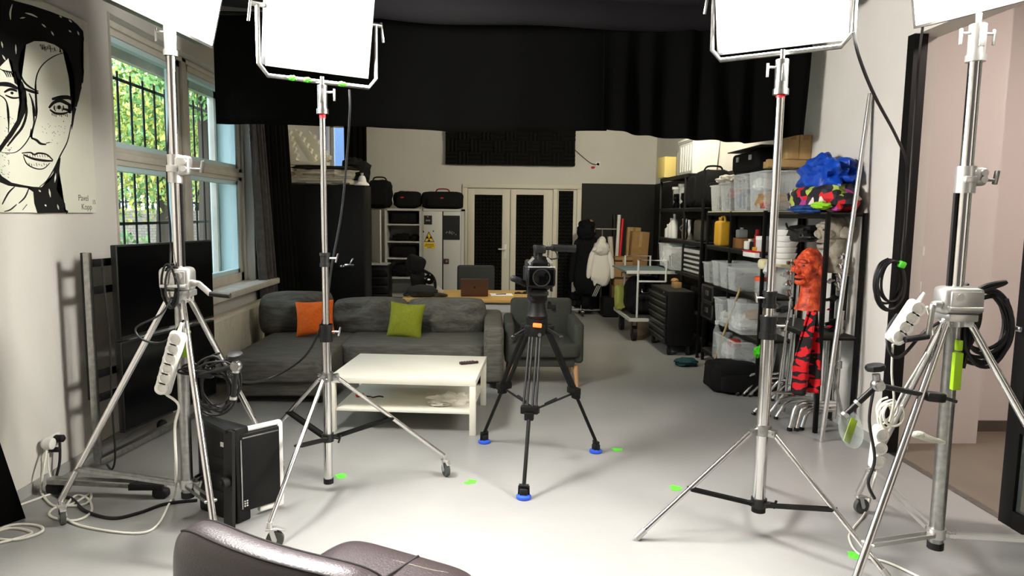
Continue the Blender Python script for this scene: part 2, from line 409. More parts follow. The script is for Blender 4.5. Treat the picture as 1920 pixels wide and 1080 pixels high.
# ---- window in the back wall
w2 = bpy.data.objects.new('window_2', None); COL.objects.link(w2); struct(w2)
f = MB(); y0, y1 = YB - .02, YB + .05
for a, b_, c_, e_ in ((BW[0], BW[1], BW[2], BW[2] + .06), (BW[0], BW[1], BW[3] - .06, BW[3])): f.bx(a, b_, y0, y1, c_, e_)
f.bx(BW[0], BW[0] + .05, y0, y1, BW[2], BW[3]); f.bx(BW[1] - .07, BW[1], y0, y1, BW[2], BW[3])
f.build('window_frame', frame_m, w2)
MB().bx(BW[0], BW[1], YB + .02, YB + .026, BW[2], BW[3]).build('glass_pane', glassy_m, w2)
# ---- double door with side light and acoustic foam inserts
dr = bpy.data.objects.new('door_1', None); COL.objects.link(dr); struct(dr)
f = MB(); a, b_ = YB - .05, YB
f.bx(-.46, 1.68, a, b_, 2.22, 2.29, bev=.006); f.bx(-.46, -.37, a, b_, 0, 2.22, bev=.006); f.bx(1.60, 1.68, a, b_, 0, 2.22, bev=.006); f.bx(1.17, 1.25, a, b_, 0, 2.22, bev=.006)
f.build('door_frame', cream_m, dr)
def foam_patch(mb, x0, x1, z0, z1, y, p=.062, h=.05):
    nx, nz = max(1, round((x1 - x0) / p)), max(1, round((z1 - z0) / p)); dx, dz = (x1 - x0) / nx, (z1 - z0) / nz
    bm = mb.bm
    for i in range(nx):
        for j in range(nz):
            q = [(x0 + i * dx, z0 + j * dz), (x0 + (i + 1) * dx, z0 + j * dz), (x0 + (i + 1) * dx, z0 + (j + 1) * dz), (x0 + i * dx, z0 + (j + 1) * dz)]
            vs = [bm.verts.new((u, y, v)) for u, v in q]; t = bm.verts.new((x0 + (i + .5) * dx, y - h, z0 + (j + .5) * dz))
            for k in range(4): bm.faces.new((vs[k], vs[(k + 1) % 4], t))
    mb._done(); return mb
for x0, x1, fx0, fx1, fz in ((-.365, .395, -.243, .256, 2.1), (.405, 1.165, .506, 1.0, 2.11), (1.255, 1.595, 1.27, 1.535, 2.19)):
    l = MB(); yy = YB - .045
    if x0 < 1.2:
        l.bx(x0, fx0, yy, YB, .02, 2.2, bev=.004); l.bx(fx1, x1, yy, YB, .02, 2.2, bev=.004); l.bx(fx0, fx1, yy, YB, .02, .2); l.bx(fx0, fx1, yy, YB, fz, 2.2)
    else:
        l.bx(x0, x1, yy, YB, .02, 2.2)
    lo = l.build('door_leaf', cream_m, dr)
    foam_patch(MB(), fx0, fx1, .2 if x0 < 1.2 else .12, fz, YB - .005 if x0 < 1.2 else yy - .002, h=.055).build('foam_insert', foam_m, lo, sharp=20)
h = MB(); h.box((.318, YB - .05, 1.09), (.045, .014, .25), bev=.006); h.cyl((.318, YB - .05, 1.13), (.318, YB - .1, 1.13), .011); h.cyl((.33, YB - .1, 1.13), (.19, YB - .1, 1.13), .011)
h.build('door_handle', white_m, dr)
MB().bx(1.08, 1.11, YB - .07, YB - .04, 1.02, 1.26, bev=.005).build('door_bolt', steel_m, dr)

# ---- acoustic foam wall panel
t = thing('acoustic_panel', 'large dark acoustic foam panel mounted above the double door', 'acoustic panel', (.39, YB, 2.63))
w = MB(); w.bx(-.76, 1.54, YB - .1, YB - .001, 2.63, 3.27)
w.build('backing', foam_m, t, world=True)
w = MB(); n = 0
for i in range(11):
    for j in range(3):
        x0 = -.76 + i * 2.3 / 11; z0 = 2.63 + j * .64 / 3; cw, ch = 2.3 / 11, .64 / 3
        for k in range(3):
            if (i + j) % 2: w.prism([(0, 0), (cw / 3, 0), (cw / 6, .05)], ch, Matrix.Translation((x0 + k * cw / 3, YB - .1, z0)) @ Matrix(((1, 0, 0, 0), (0, -1, 0, 0), (0, 0, 1, 0), (0, 0, 0, 1))))
            else: w.prism([(0, 0), (ch / 3, 0), (ch / 6, .05)], cw, Matrix.Translation((x0, YB - .1, z0 + k * ch / 3)) @ Matrix(((0, 0, 1, 0), (0, -1, 0, 0), (1, 0, 0, 0), (0, 0, 0, 1))))
w.build('wedge_tiles', foam_m, t, world=True, sharp=20)

# ---- hanging cloths
def curtain(x0, x1, y, top, bottom, folds, amp, seed, nx=160, nz=14):
    def fn(u, v):
        x = x0 + (x1 - x0) * u
        zb = bottom(x); z = top + (zb - top) * v
        a = amp * (.35 + .65 * v)
        yy = y + a * (math.sin(folds * u * 2 * PI + 1.7 * noise.noise(Vector((u * 6, seed, 0)))) * .5 + 1.2 * noise.noise(Vector((u * folds * .9, v * .7, seed))))
        return (x, yy, z)
    return MB().grid(fn, nx, nz)
def piece(pts):
    def f(x):
        for (a, za), (b, zb) in zip(pts, pts[1:]):
            if x <= b: 
                q = (x - a) / (b - a); return za + (zb - za) * q
        return pts[-1][1]
    return f
bl = piece([(-2.45, 2.512), (-1.02, 2.507), (-.7, 2.495), (-.386, 2.476), (.3, 2.49), (1.1, 2.512)])
br = piece([(.95, 2.52), (1.1, 2.505), (1.5, 2.46), (2.0, 2.43), (2.33, 2.423), (2.55, 2.44), (2.75, 2.49), (2.95, 2.515)])
one(curtain(-2.40, 1.06, 6.22, 3.44, bl, 5, .05, 1), 'backdrop_curtain', cloth_m, 'long black backdrop cloth hung across the room, wider left length reaching the window', 'curtain', solid=.004)
one(curtain(1.0, 2.85, 6.15, 3.44, br, 7, .10, 2), 'backdrop_curtain', cloth_m, 'black backdrop cloth with loose folds, shorter right length above the clear storage tubs', 'curtain', solid=.004)
t = MB().cyl((-2.79, 6.2, 3.452), (3.02, 6.2, 3.452), .014)
one(t, 'curtain_rail', bmetal_m, 'black rail along the ceiling carrying the backdrop cloths', 'rail')
def swag(u, v):
    x = -2.3 + 5.1 * u; y = 2.6 + 3.6 * v
    s = math.sin(v * 30 + 2.6 * math.sin(u * 3.2 + .5)); 
    return (x, y, 3.50 + .08 * s * (.5 + .5 * math.sin(u * PI)) - .10 * math.sin(u * PI) * (.6 + .4 * math.sin(v * 9)) + .03 * noise.noise(Vector((x, y * 2, 0))))
one(MB().grid(swag, 60, 120), 'ceiling_cloth', swag_m, 'black cloth draped in swags under the ceiling in front of the backdrop', 'cloth', solid=.003)
# grey window drape and the dark drapes in the back corner
def drape(x0, y0, x1, y1, z0, z1, folds, amp, seed, nu=90, nv=16, flare=0, shift=0):
    d = Vector((x1 - x0, y1 - y0, 0)); n = Vector((-d.y, d.x, 0)).normalized()
    def fn(u, v):
        a = amp * math.sin(folds * u * 2 * PI + noise.noise(Vector((u * 4, v, seed))) * 2) * (.6 + .4 * v)
        k = u * (1 + flare * v)
        p = Vector((x0, y0, 0)) + d * k + n * a + Vector((0, shift * v, 0))
        return (p.x, p.y, z1 + (z0 - z1) * v)
    return MB().grid(fn, nu, nv)
one(drape(-2.70, 7.93, -2.66, 8.20, .02, 3.3, 4, .045, 3, flare=.3, shift=.42), 'window_drape', drape_m, 'grey window curtain gathered beside the left-hand window', 'curtain', solid=.004)
one(drape(-2.68, 8.30, -2.58, 8.90, .02, 3.3, 6, .045, 4, shift=.30, flare=.2), 'window_drape', ddrape_m, 'very dark curtain bunched between the grey window curtain and the black cabinet', 'curtain', solid=.004)
one(drape(-2.53, 12.25, -2.14, 12.25, .02, 3.3, 4, .045, 5), 'corner_drape', ddrape_m, 'dark curtain covering the right part of the small back window', 'curtain', solid=.004)

# ---- wall fittings
def socket(name, label, loc, rz, n=1):
    t = thing(name, label, 'socket', loc, rz)
    MB().box((0, -.006, 0), (.082 * n, .012, .082), bev=.004).build('plate', white_m, t)
    for k in range(n): MB().lathe([(.0, .0), (.02, .0), (.022, .008), (.024, .008), (.024, .0)], ((k - (n - 1) / 2) * .08, -.0125, 0), (PI / 2, 0, 0), seg=20).build('socket_well', grey_m if n == 1 else white_m, t)
    return t
p = U(1121, 308, y=YB); socket('wall_socket', 'white socket high on the back wall right of the acoustic panel', p, 0)
cable('wall_cable', [U(1078, 281, y=YB - .02), U(1095, 296, y=YB - .02), U(1108, 306, y=YB - .02), U(1119, 309, y=YB - .03)], .006, cable_m, 'thin dark cord running from the acoustic panel to its wall socket')
one(MB().lump(U(1112, 314, y=YB - .02), (.035, .02, .02), amp=.1), 'hanging_plug', red_m, 'small reddish plug hanging below the high wall socket', 'plug')
p = U(95, 828, x=XL); socket('wall_socket', 'white multiple socket low on the left wall holding black and white plugs', p, PI / 2, 2)
for q, m_, lab, s_ in ((U(108, 822, x=XL + .03), rubber_m, 'black plug in the low left wall socket, upper one', .024), (U(100, 843, x=XL + .03), rubber_m, 'small black plug at the lower edge of the left wall socket', .017), (U(88, 832, x=XL + .05), white_m, 'bulky white plug in the low left wall socket', .036)):
    k = MB(); k.lathe([(s_ * .5, -.03), (s_, -.01), (s_, .035), (s_ * .5, .045)], q, (0, PI / 2, 0), seg=14)
    one(k, 'power_plug', m_, lab, 'plug')
th = thing('thermostat', 'small white thermostat with dark display on the side-room wall', 'thermostat', U(1716, 470, y=5.1))
c0 = U(1716, 470, y=5.1)
MB().box((0, -.012, 0), (.125, .024, .075), bev=.006).build('body', white_m, th)
MB().box((-.025, -.0245, 0), (.055, .002, .045)).build('display', gloss_m, th)
p = U(1716, 538, y=5.1); t = thing('light_switch', 'pale light switch below the thermostat on the side-room wall', 'switch', p)
MB().box((0, -.006, 0), (.085, .012, .085), bev=.004).build('plate', white_m, t); MB().box((0, -.015, 0), (.05, .008, .055), bev=.003).build('rocker', white_m, t)
# radiator under the window
t = thing('radiator', 'cream panel radiator under the left-hand window sill behind the chaise', 'radiator', (XL + .1, 7.0, .12))
w = MB(); ry0, ry1 = 6.15, 8.35
w.bx(XL + .06, XL + .15, ry0, ry1, .14, .70, bev=.012)
n = 44
for k in range(n): w.bx(XL + .15, XL + .156, ry0 + .05 + k * (ry1 - ry0 - .1) / n, ry0 + .05 + (k + .55) * (ry1 - ry0 - .1) / n, .18, .66)
w.build('panel', cream_m, t, world=True)
w = MB()
for k in range(60): w.bx(XL + .07, XL + .14, ry0 + .03 + k * (ry1 - ry0 - .06) / 60, ry0 + .03 + (k + .5) * (ry1 - ry0 - .06) / 60, .70, .706)
w.build('top_grille', cream_m, t, world=True)
for q in (ry0 + .3, ry1 - .34): MB().bx(XL + .014, XL + .06, q, q + .04, .0, .66).build('bracket', cream_m, t, world=True)
# unseen fill lamp added for the rear half, and the wall washer (behind the backdrop)
for k, (x, y, e) in enumerate(((-.6, 9.4, 12),)):
    t = thing('fill_lamp', 'added fill lamp on the ceiling above the desk behind the black backdrop', 'ceiling lamp', (x, y, ZC))
    MB().bx(-.6, .6, -.1, .1, -.06, 0, bev=.01).build('housing', white_m, t)
    MB().bx(-.57, .57, -.08, .08, -.075, -.061, bev=.005).build('diffuser', mat('rear_fill_%d' % k, (240, 240, 235), .6, emit=((255, 244, 214), e)), t)
t = thing('wall_washer', 'lamp hung from the ceiling behind the backdrop, aimed at the back wall', 'lamp', (1.9, 7.6, 3.42), rot=(.22, 0, PI + .06))
MB().bx(-.34, .34, -.02, .09, -.2, .2, bev=.01).build('housing', bmetal_m, t)
MB().bx(-.32, .32, -.028, -.021, -.18, .18).build('diffuser', mat('washer_lamp', (240, 240, 235), .6, emit=((255, 246, 222), 46)), t)
MB().cyl((0, .05, .2), (0, .0, .33), .012).build('hanger', bmetal_m, t)
# ------------------------------------------------------------------ outdoors
wd = bpy.data.worlds.new('sky'); scene.world = wd; wd.use_nodes = True
bg = wd.node_tree.nodes['Background']; bg.inputs['Color'].default_value = (.72, .88, 1.0, 1); bg.inputs['Strength'].default_value = 2.2
struct(MB().bx(-30, XL - .51, -5, 40, -.3, -.05).build('ground_outside', mat('garden_soil', (96, 100, 70), .9, vary=(2, (70, 92, 48))), keep=True))
brick_m = mat('garden_wall_brick', (150, 140, 128), .9)
nt = brick_m.node_tree; bk = nt.nodes.new('ShaderNodeTexBrick'); bk.inputs['Scale'].default_value = 4.0
bk.inputs['Color1'].default_value = lin((156, 140, 126)); bk.inputs['Color2'].default_value = lin((138, 128, 118)); bk.inputs['Mortar'].default_value = lin((100, 96, 90))
mp = nt.nodes.new('ShaderNodeMapping'); mp.inputs['Rotation'].default_value = (PI / 2, 0, 0); tcn = [n for n in nt.nodes if n.type == 'TEX_COORD'][0]
nt.links.new(tcn.outputs['Object'], mp.inputs['Vector']); nt.links.new(mp.outputs['Vector'], bk.inputs['Vector']); nt.links.new(bk.outputs['Color'], nt.nodes['Principled BSDF'].inputs['Base Color'])
struct(MB().bx(-4.2, -.5, 14.3, 14.5, -.05, 9).build('wall_pane_backing', mat('pane_backing_blue', (104, 128, 168), .8), keep=True))  # added behind the back window; its blue stands in for the shaded reveal
one(MB().bx(-13, -5.5, 16.0, 16.3, -.05, 1.75), 'garden_wall', brick_m, 'low brick garden wall seen through the lower window panes', 'wall')
g = MB()
for k in range(50): g.bx(-13 + k * .15, -12.96 + k * .15, 16.12, 16.16, 1.75, 2.9)
g.bx(-13, -5.5, 16.11, 16.17, 2.8, 2.86); g.bx(-13, -5.5, 16.11, 16.17, 1.9, 1.95)
one(g, 'garden_fence', bmetal_m, 'dark railing fence on top of the brick garden wall', 'fence')
leaf_ms = [mat('leaf_green', (120, 158, 88), .6), mat('leaf_yellow', (206, 200, 104), .6), mat('leaf_dark', (74, 116, 66), .6)]
def leaves(mb, c, r, n, size, w=(.5, .35, .15)):
    for _ in range(n):
        while True:
            p = Vector((RND.uniform(-1, 1), RND.uniform(-1, 1), RND.uniform(-1, 1)))
            if p.length < 1: break
        p = Vector(c) + Vector((p.x * r[0], p.y * r[1], p.z * r[2]))
        q = Euler((RND.uniform(0, 6), RND.uniform(0, 6), RND.uniform(0, 6))).to_matrix()
        s = size * RND.uniform(.6, 1.3)
        k = RND.random(); mi = 0 if k < w[0] else (1 if k < w[0] + w[1] else 2)
        f = mb.bm.faces.new([mb.bm.verts.new(p + q @ Vector(v)) for v in ((-s, 0, 0), (0, -s * .55, s * .15), (s, 0, 0), (0, s * .55, s * .15))])
        f.material_index = mi; f[mb.l] = mi + 1
for k, (x, y, h, cr, wts, lab) in enumerate(((-6.4, 13.6, 4.6, 2.0, (.4, .5, .1), 'yellowing leafy tree outside the window nearest the bars'),
                                       (-12.0, 22.5, 7.5, 2.8, (.55, .25, .2), 'tall green tree beyond the garden railing'),
                                       (-8.2, 19.6, 4.6, 1.9, (.35, .55, .1), 'golden autumn tree just behind the garden railing'),
                                       (-4.9, 12.0, 6.5, 1.6, (.6, .1, .3), 'dark green tree overhanging the top of the window'))):
    t = thing('tree', lab, 'tree', (x, y, -.05))
    MB().tube([(0, 0, 0), (.05, .05, h * .4), (-.05, .1, h * .8)], [.14, .11, .05], seg=8, sm=0).build('trunk', mat('bark_%d' % k, (70, 60, 50), .9), t)
    c = MB()
    for j in range(7): leaves(c, (RND.uniform(-.5, .5) * cr, RND.uniform(-.5, .5) * cr, h * .72 + RND.uniform(-.45, .45) * cr), (cr * .6, cr * .6, cr * .5), 1300, .055, wts)
    c.build('foliage', leaf_ms, t)
t = thing('garden_bush', 'bright green bush growing close to the window bars', 'bush', (-4.2, 7.9, -.05))
MB().tube([(0, 0, 0), (.02, 0, .4), (0, .05, .9)], [.05, .04, .02]).build('stem', MATS['bark_0'], t)
c = MB(); leaves(c, (0, 0, .8), (.65, .8, .75), 1800, .045, (.75, .05, .2)); c.build('foliage', leaf_ms, t)
# ------------------------------------------------------------------ light stands
def caster(mb, p, ang, r=.045):
    """castor: swivel stem, fork and wheel under point p (index 0 metal, 1 rubber)"""
    d = Vector((math.cos(ang), math.sin(ang), 0)); n = Vector((-d.y, d.x, 0)); p = Vector(p)
    w = Vector((p.x, p.y, r)) + d * .025
    mb.mat(0).cyl(p + Vector((0, 0, .03)), Vector((p.x, p.y, 2 * r + .012)), .014)
    mb.box((p.x + d.x * .01, p.y + d.y * .01, 2 * r + .012), (.06, .042, .012), (0, 0, ang), bev=.004)
    for s in (-1, 1): mb.bar(Vector((p.x, p.y, 2 * r + .008)) + n * .019 * s + d * .01, w + n * .019 * s, .003, .024)
    mb.box(w + d * .03 + Vector((0, 0, r + .008)), (.05, .03, .006), (0, .3, ang), bev=.002)
    mb.cyl(w - n * .022, w + n * .022, .012)
    mb.mat(1).cyl(w - n * .013, w + n * .013, r, seg=24)
    return mb
def zat(py, px, y): return U(px, py, y=y).z
def stand_base(label, c, r, a0, hub, bottom, column, wheels, brace_z, brace_f, brace_m, brace_rise, leg_r, leg_m, group=None, cang=(1.9, 1.2, .5)):
    t = thing('light_stand', label, 'light stand', (c[0], c[1], 0))
    MB().cyl((0, 0, bottom), (0, 0, column[0]), column[1], seg=20).build('column', column[2], t)
    MB().cyl((0, 0, bottom - .012), (0, 0, bottom + .02), column[1] + .004, seg=20).build('end_cap', rubber_m, t)
    cr = column[1]
    h = MB(); h.cyl((0, 0, hub - .02), (0, 0, hub + .035), cr + .012, seg=20); bz = MB()
    bz.cyl((0, 0, brace_z - .025), (0, 0, brace_z + .025), cr + .009, seg=20)
    bz.cyl((cr, 0, brace_z), (cr + .045, -.02, brace_z), .008); bz.box((cr + .05, -.02, brace_z - .005), (.012, .012, .05), (0, .3, 0), bev=.003)
    for k in range(3):
        a = math.radians(a0 + 120 * k); d = Vector((math.cos(a), math.sin(a), 0)); n = Vector((-d.y, d.x, 0))
        h.box(d * (cr + .022) + Vector((0, 0, hub)), (.05, .04, .04), (0, 0, a), bev=.006)
        h.cyl(d * (cr + .03) + Vector((0, 0, hub)) - n * .028, d * (cr + .03) + Vector((0, 0, hub)) + n * .028, .007)
        bz.box(d * (cr + .014) + Vector((0, 0, brace_z)), (.03, .034, .024), (0, 0, a), bev=.004)
        top = d * (cr + .03) + Vector((0, 0, hub)); end = d * r + Vector((0, 0, .13 if wheels else .022))
        lg = MB().cyl(top, end, leg_r, seg=14).build('leg', leg_m, t)
        if wheels:
            caster(MB(), d * r + Vector((0, 0, .11)), cang[k]).build('caster', [alu_m, MATS['wheel_rubber']], lg)
        else:
            MB().cyl(end + (top - end).normalized() * .05, end - (top - end).normalized() * .015, leg_r + .004, seg=14).build('foot', rubber_m if label.find('tilted') > 0 else alu_m, lg)
        f = brace_f; q = top.lerp(end, f); s0 = d * (cr + .02) + Vector((0, 0, brace_z))
        bb = MB()
        for s in (-1, 1): bb.bar(s0 + n * s * (leg_r + .004), q + n * s * (leg_r + .004), .004, .018)
        if brace_m is bmetal_m: bb.bar(s0, s0.lerp(q, .97), leg_r * 1.6, .016)
        bb.cyl(q - n * (leg_r + .012), q + n * (leg_r + .012), .006)
        bb.build('brace', brace_m, t)
    h.build('leg_hub', alu_m if brace_m is not bmetal_m else steel_m, t); bz.build('brace_collar', alu_m if brace_m is not bmetal_m else MATS['dark_clamp'], t)
    return t
mat('wheel_rubber', (74, 76, 74), .6); mat('dark_clamp', (52, 52, 50), .4, .6)
def tube_section(t, z0, z1, r, m=None, name='extension_tube'): return MB().cyl((0, 0, z0), (0, 0, z1), r, seg=20).build(name, m or chrome_m, t)
def collar(t, z0, z1, r, m, dirx=1, name='clamp_collar', knob=True):
    c = MB().cyl((0, 0, z0), (0, 0, z1), r, seg=20); c.cyl((0, 0, z0), (0, 0, z0 + (z1 - z0) * .25), r + .004, seg=20); c.cyl((0, 0, z1 - (z1 - z0) * .2), (0, 0, z1), r + .004, seg=20)
    o = c.build(name, m, t)
    if knob:
        zz = (z0 + z1) / 2 + .01; k = MB(); k.cyl((dirx * r, -.01, zz), (dirx * (r + .045), -.015, zz), .006); k.bar((dirx * (r + .04), -.015, zz - .025), (dirx * (r + .055), -.015, zz + .03), .012, .01, bev=.002)
        k.build('locking_lever', chrome_m if m is not chrome_m else alu_m, o)
    return o
def cast_clamp(t, z0, z1, r, side, name='cast_clamp'):
    zc, h = (z0 + z1) / 2, z1 - z0
    c = MB(); c.cyl((0, 0, z0), (0, 0, z1), r + .012, seg=20); c.box((side * .03, 0, zc + h * .12), (.11, .07, h * .7), bev=.018, seg=3)
    c.cyl((side * .06, -.045, zc + h * .25), (side * .06, .045, zc + h * .25), .016); c.cyl((side * .06, -.045, zc), (side * .06, .045, zc), .016); c.box((0, -.03, zc), (.06, .03, h * .25), bev=.006)
    o = c.build(name, alu_m, t)
    k = MB().cyl((side * .07, 0, zc), (side * .15, 0, zc), .007); k.bar((side * .14, 0, zc - .02), (side * .15, 0, zc + .045), .02, .018, bev=.004)
    k.build('locking_lever', steel_m, o)
    return o
def spigot_socket(t, z0, z1, r, m, handles):
    c = MB(); c.cyl((0, 0, z0), (0, 0, z1), r + .008, seg=20); c.cyl((0, 0, z0), (0, 0, z0 + .03), r + .014, seg=20); c.cyl((0, 0, z1), (0, 0, z1 + .05), .012)
    c.box((0, -r - .004, (z0 + z1) / 2 + .02), (r, .012, (z1 - z0) * .5), bev=.004)
    o = c.build('spigot_socket', m, t)
    for sx in handles:
        k = MB(); k.cyl((0, 0, z1 - .04), (sx * (r + .05), 0, z1 - .04), .006); k.bar((sx * (r + .05), 0, z1 - .09), (sx * (r + .05), 0, z1 - .02), .01, .012, bev=.002)
        k.build('locking_lever', alu_m, o)
    return o
def crank_box(t, z0, z1, side, w=.17, crank=None):
    zc = (z0 + z1) / 2
    c = MB(); c.box((-side * .005, -.01, zc), (w, .11, z1 - z0), bev=.028, seg=3); c.box((-side * .005, -.068, zc + .01), (w * .75, .012, (z1 - z0) * .55), bev=.005)
    c.cyl((side * .03, -.08, zc + .02), (side * .03, -.06, zc + .02), .018); c.cyl((-w * .4, -.075, zc - .035), (w * .4, -.075, zc - .035), .011)
    c.bx(-.07, .07, -.07, .06, z0 - .03, z0 + .005, bev=.006)
    o = c.build('crank_box', alu_m, t)
    k = MB(); k.mat(0)
    p = [Vector(q) for q in crank]
    k.cyl(p[0], p[1], .016); k.bar(p[1], p[2], .014, .032, bev=.004); k.mat(1).cyl(p[2], p[3], .0145, seg=14)
    k.build('crank_handle', [alu_m, rubber_m], t)
    return o
# -- wind-up stand by the televisions
c1 = (-1.693, 3.80); y1 = c1[1]
s1 = stand_base('tall silver wind-up light stand standing in front of the two televisions', c1, .68, 64, 1.266, .14, (1.29, .031, steel_m), True, .21, .84, steel_m, 0, .017, chrome_m, cang=(1, -.9, .3))
z_ = lambda py, y: zat(py, 960, y)
def zz(px, py, y): return U(px, py, y=y).z
bt, bb_ = zz(345, 500, y1), zz(345, 545, y1)
crank_box(s1, bb_, bt, 1, .17, ((.08, -.03, bb_ + .05), (.125, -.05, bb_ + .045), (.20, -.09, bb_ - .005), (.31, -.10, bb_ - .015)))
tube_section(s1, bt - .02, zz(330, 340, y1), .026)
cast_clamp(s1, zz(325, 343, y1), zz(322, 290, y1), .026, 1)
tube_section(s1, zz(325, 300, y1), zz(315, 100, y1), .024)
spigot_socket(s1, zz(315, 105, y1), zz(310, 45, y1), .022, alu_m, (-1,))
MB().bx(.026, .034, -.008, .008, bt, zz(330, 345, y1)).build('gear_rack', rubber_m, s1)
# -- stand in front of the coffee table
c2 = (-.992, 4.20); y2 = c2[1]
s2 = stand_base('chrome light stand on castors standing beside the white coffee table', c2, .76, 20, .728, .06, (zz(614, 640, y2), .027, chrome_m), True, .345, .50, bmetal_m, .1, .0135, chrome_m, cang=(-1.1, 2.0, .15))
collar(s2, zz(614, 640, y2), zz(614, 608, y2), .037, black_m, 1)
tube_section(s2, zz(614, 640, y2), zz(610, 480, y2), .021)
collar(s2, zz(610, 500, y2), zz(610, 474, y2), .028, MATS['dark_clamp'], 1)
tube_section(s2, zz(610, 490, y2), zz(603, 214, y2), .0175)
tube_section(s2, zz(603, 222, y2), zz(603, 210, y2), .0185, red_m, 'red_ring')
spigot_socket(s2, zz(603, 214, y2), zz(605, 160, y2), .021, steel_m, (1,))
# -- stand right of centre
c3 = (1.527, 3.615); y3 = c3[1]
s3 = stand_base('chrome light stand with plain feet standing alone on the floor right of the camera tripod', c3, .70, 68, .58, .13, (zz(1440, 635, y3), .034, chrome_m), False, .17, .55, bmetal_m, .1, .0135, chrome_m)
collar(s3, zz(1440, 635, y3), zz(1441, 592, y3), .042, black_m, 1)
tube_section(s3, zz(1441, 600, y3), zz(1443, 565, y3), .026)
collar(s3, zz(1443, 577, y3), zz(1445, 546, y3), .034, black_m, -1)
tube_section(s3, zz(1445, 555, y3), zz(1466, 182, y3), .0215)
tube_section(s3, zz(1466, 184, y3), zz(1466, 176, y3), .0225, red_m, 'red_ring')
spigot_socket(s3, zz(1467, 178, y3), zz(1469, 112, y3), .026, steel_m, (-1,))
# -- wind-up stand at the right
c4 = (2.225, 3.145); y4 = c4[1]
s4 = stand_base('tall silver wind-up light stand beside the glazed opening, hung with cables', c4, .70, 90, 1.27, .15, (1.30, .033, steel_m), True, .22, .84, alu_m, 0, .0175, chrome_m, cang=(.2, 1, 1))
bt4, bb4 = zz(1780, 536, y4), zz(1780, 588, y4)
crank_box(s4, bb4, bt4, -1, .2, ((-.10, -.04, bb4 + .05), (-.14, -.05, bb4 + .05), (-.16, -.06, bb4 - .10), (-.275, -.07, bb4 - .115)))
tube_section(s4, bt4 - .02, zz(1800, 360, y4), .031)
cast_clamp(s4, zz(1805, 362, y4), zz(1808, 312, y4), .031, 1)
tube_section(s4, zz(1805, 320, y4), zz(1828, 112, y4), .028)
spigot_socket(s4, zz(1828, 116, y4), zz(1833, 46, y4), .028, alu_m, (-1, 1))
MB().bx(-.048, -.034, -.008, .008, bt4, zz(1803, 362, y4)).build('gear_rack', rubber_m, s4)
lt = MB(); lt.bx(-.02, .02, -.06, -.034, .95, 1.13, bev=.004); lt.bx(-.012, .012, -.062, -.034, 1.14, 1.19, bev=.004)
lt.build('lime_tag', lime_m, s4)
# ------------------------------------------------------------------ LED panels
def led_panel(label, loc, yaw, tilt, w, h, lift, m, border=.035, yoke=True, gap=.045):
    t = thing('led_panel', label, 'light panel', loc, math.radians(yaw))
    T = Matrix.Translation((0, 0, lift + h / 2)) @ Matrix.Rotation(math.radians(tilt), 4, 'X')
    def put(mb): mb.bm.transform(T); return mb
    b = MB(); b.bx(-w / 2, w / 2, -.02, .09, -h / 2, h / 2, bev=.01)
    put(b).build('housing', black_m, t)
    fr = MB()
    for x0, x1, z0, z1 in ((-w / 2, w / 2, -h / 2, -h / 2 + border), (-w / 2, w / 2, h / 2 - border, h / 2), (-w / 2, -w / 2 + border, -h / 2, h / 2), (w / 2 - border, w / 2, -h / 2, h / 2)): fr.bx(x0, x1, -.034, -.018, z0, z1)
    put(fr).build('front_frame', white_m, t)
    put(MB().bx(-w / 2 + border, w / 2 - border, -.03, -.019, -h / 2 + border, h / 2 - border)).build('diffuser', m, t)
    if yoke:
        q = w / 2 + gap; zc = lift + h / 2
        y = MB(); y.tube([(-q, .03, zc), (-q, .03, .06), (-q + .05, .03, 0), (q - .05, .03, 0), (q, .03, .06), (q, .03, zc)], .013, seg=10, sm=0)
        y.build('yoke', steel_m, t)
        for s in (-1, 1):
            k = MB(); k.cyl((s * w / 2, .03, zc), (s * (q + .035), .03, zc), .014); k.bar((s * (q + .035), .03, zc + .02), (s * (q + .05), .03, zc - .1), .01, .014, bev=.002)
            k.build('tilt_lever', steel_m, t)
    return t
lp1 = led_panel('glowing LED panel on the wind-up stand in front of the televisions', (c1[0], c1[1] + .02, 2.87), 84, 14, 1.04, .62, -.14, led_b, .014, yoke=False)
lp2 = led_panel('glowing LED panel in a U-shaped yoke on the stand beside the coffee table', (c2[0], c2[1], zz(605, 152, y2)), 32, 14, .62, .66, .055, led_a, .014)
lp3 = led_panel('glowing LED panel on the chrome stand right of the camera tripod', (c3[0] - .02, c3[1] + .03, zz(1469, 96, y3)), -36, 14, .66, .66, .03, led_b, .012, gap=.025)
lp4 = led_panel('glowing LED panel on the wind-up stand beside the glazed opening', (c4[0] + .04, c4[1], zz(1836, 22, y4)), -68, 14, .78, .6, .02, led_b, .014, yoke=False)
for q, dz in ((-.17, 0), (-.08, .0), (.13, 0)):
    MB().lump((q, .018, dz), (.028, .02, .014), amp=.4, seed=q).build('green_tape', green_m, lp2)

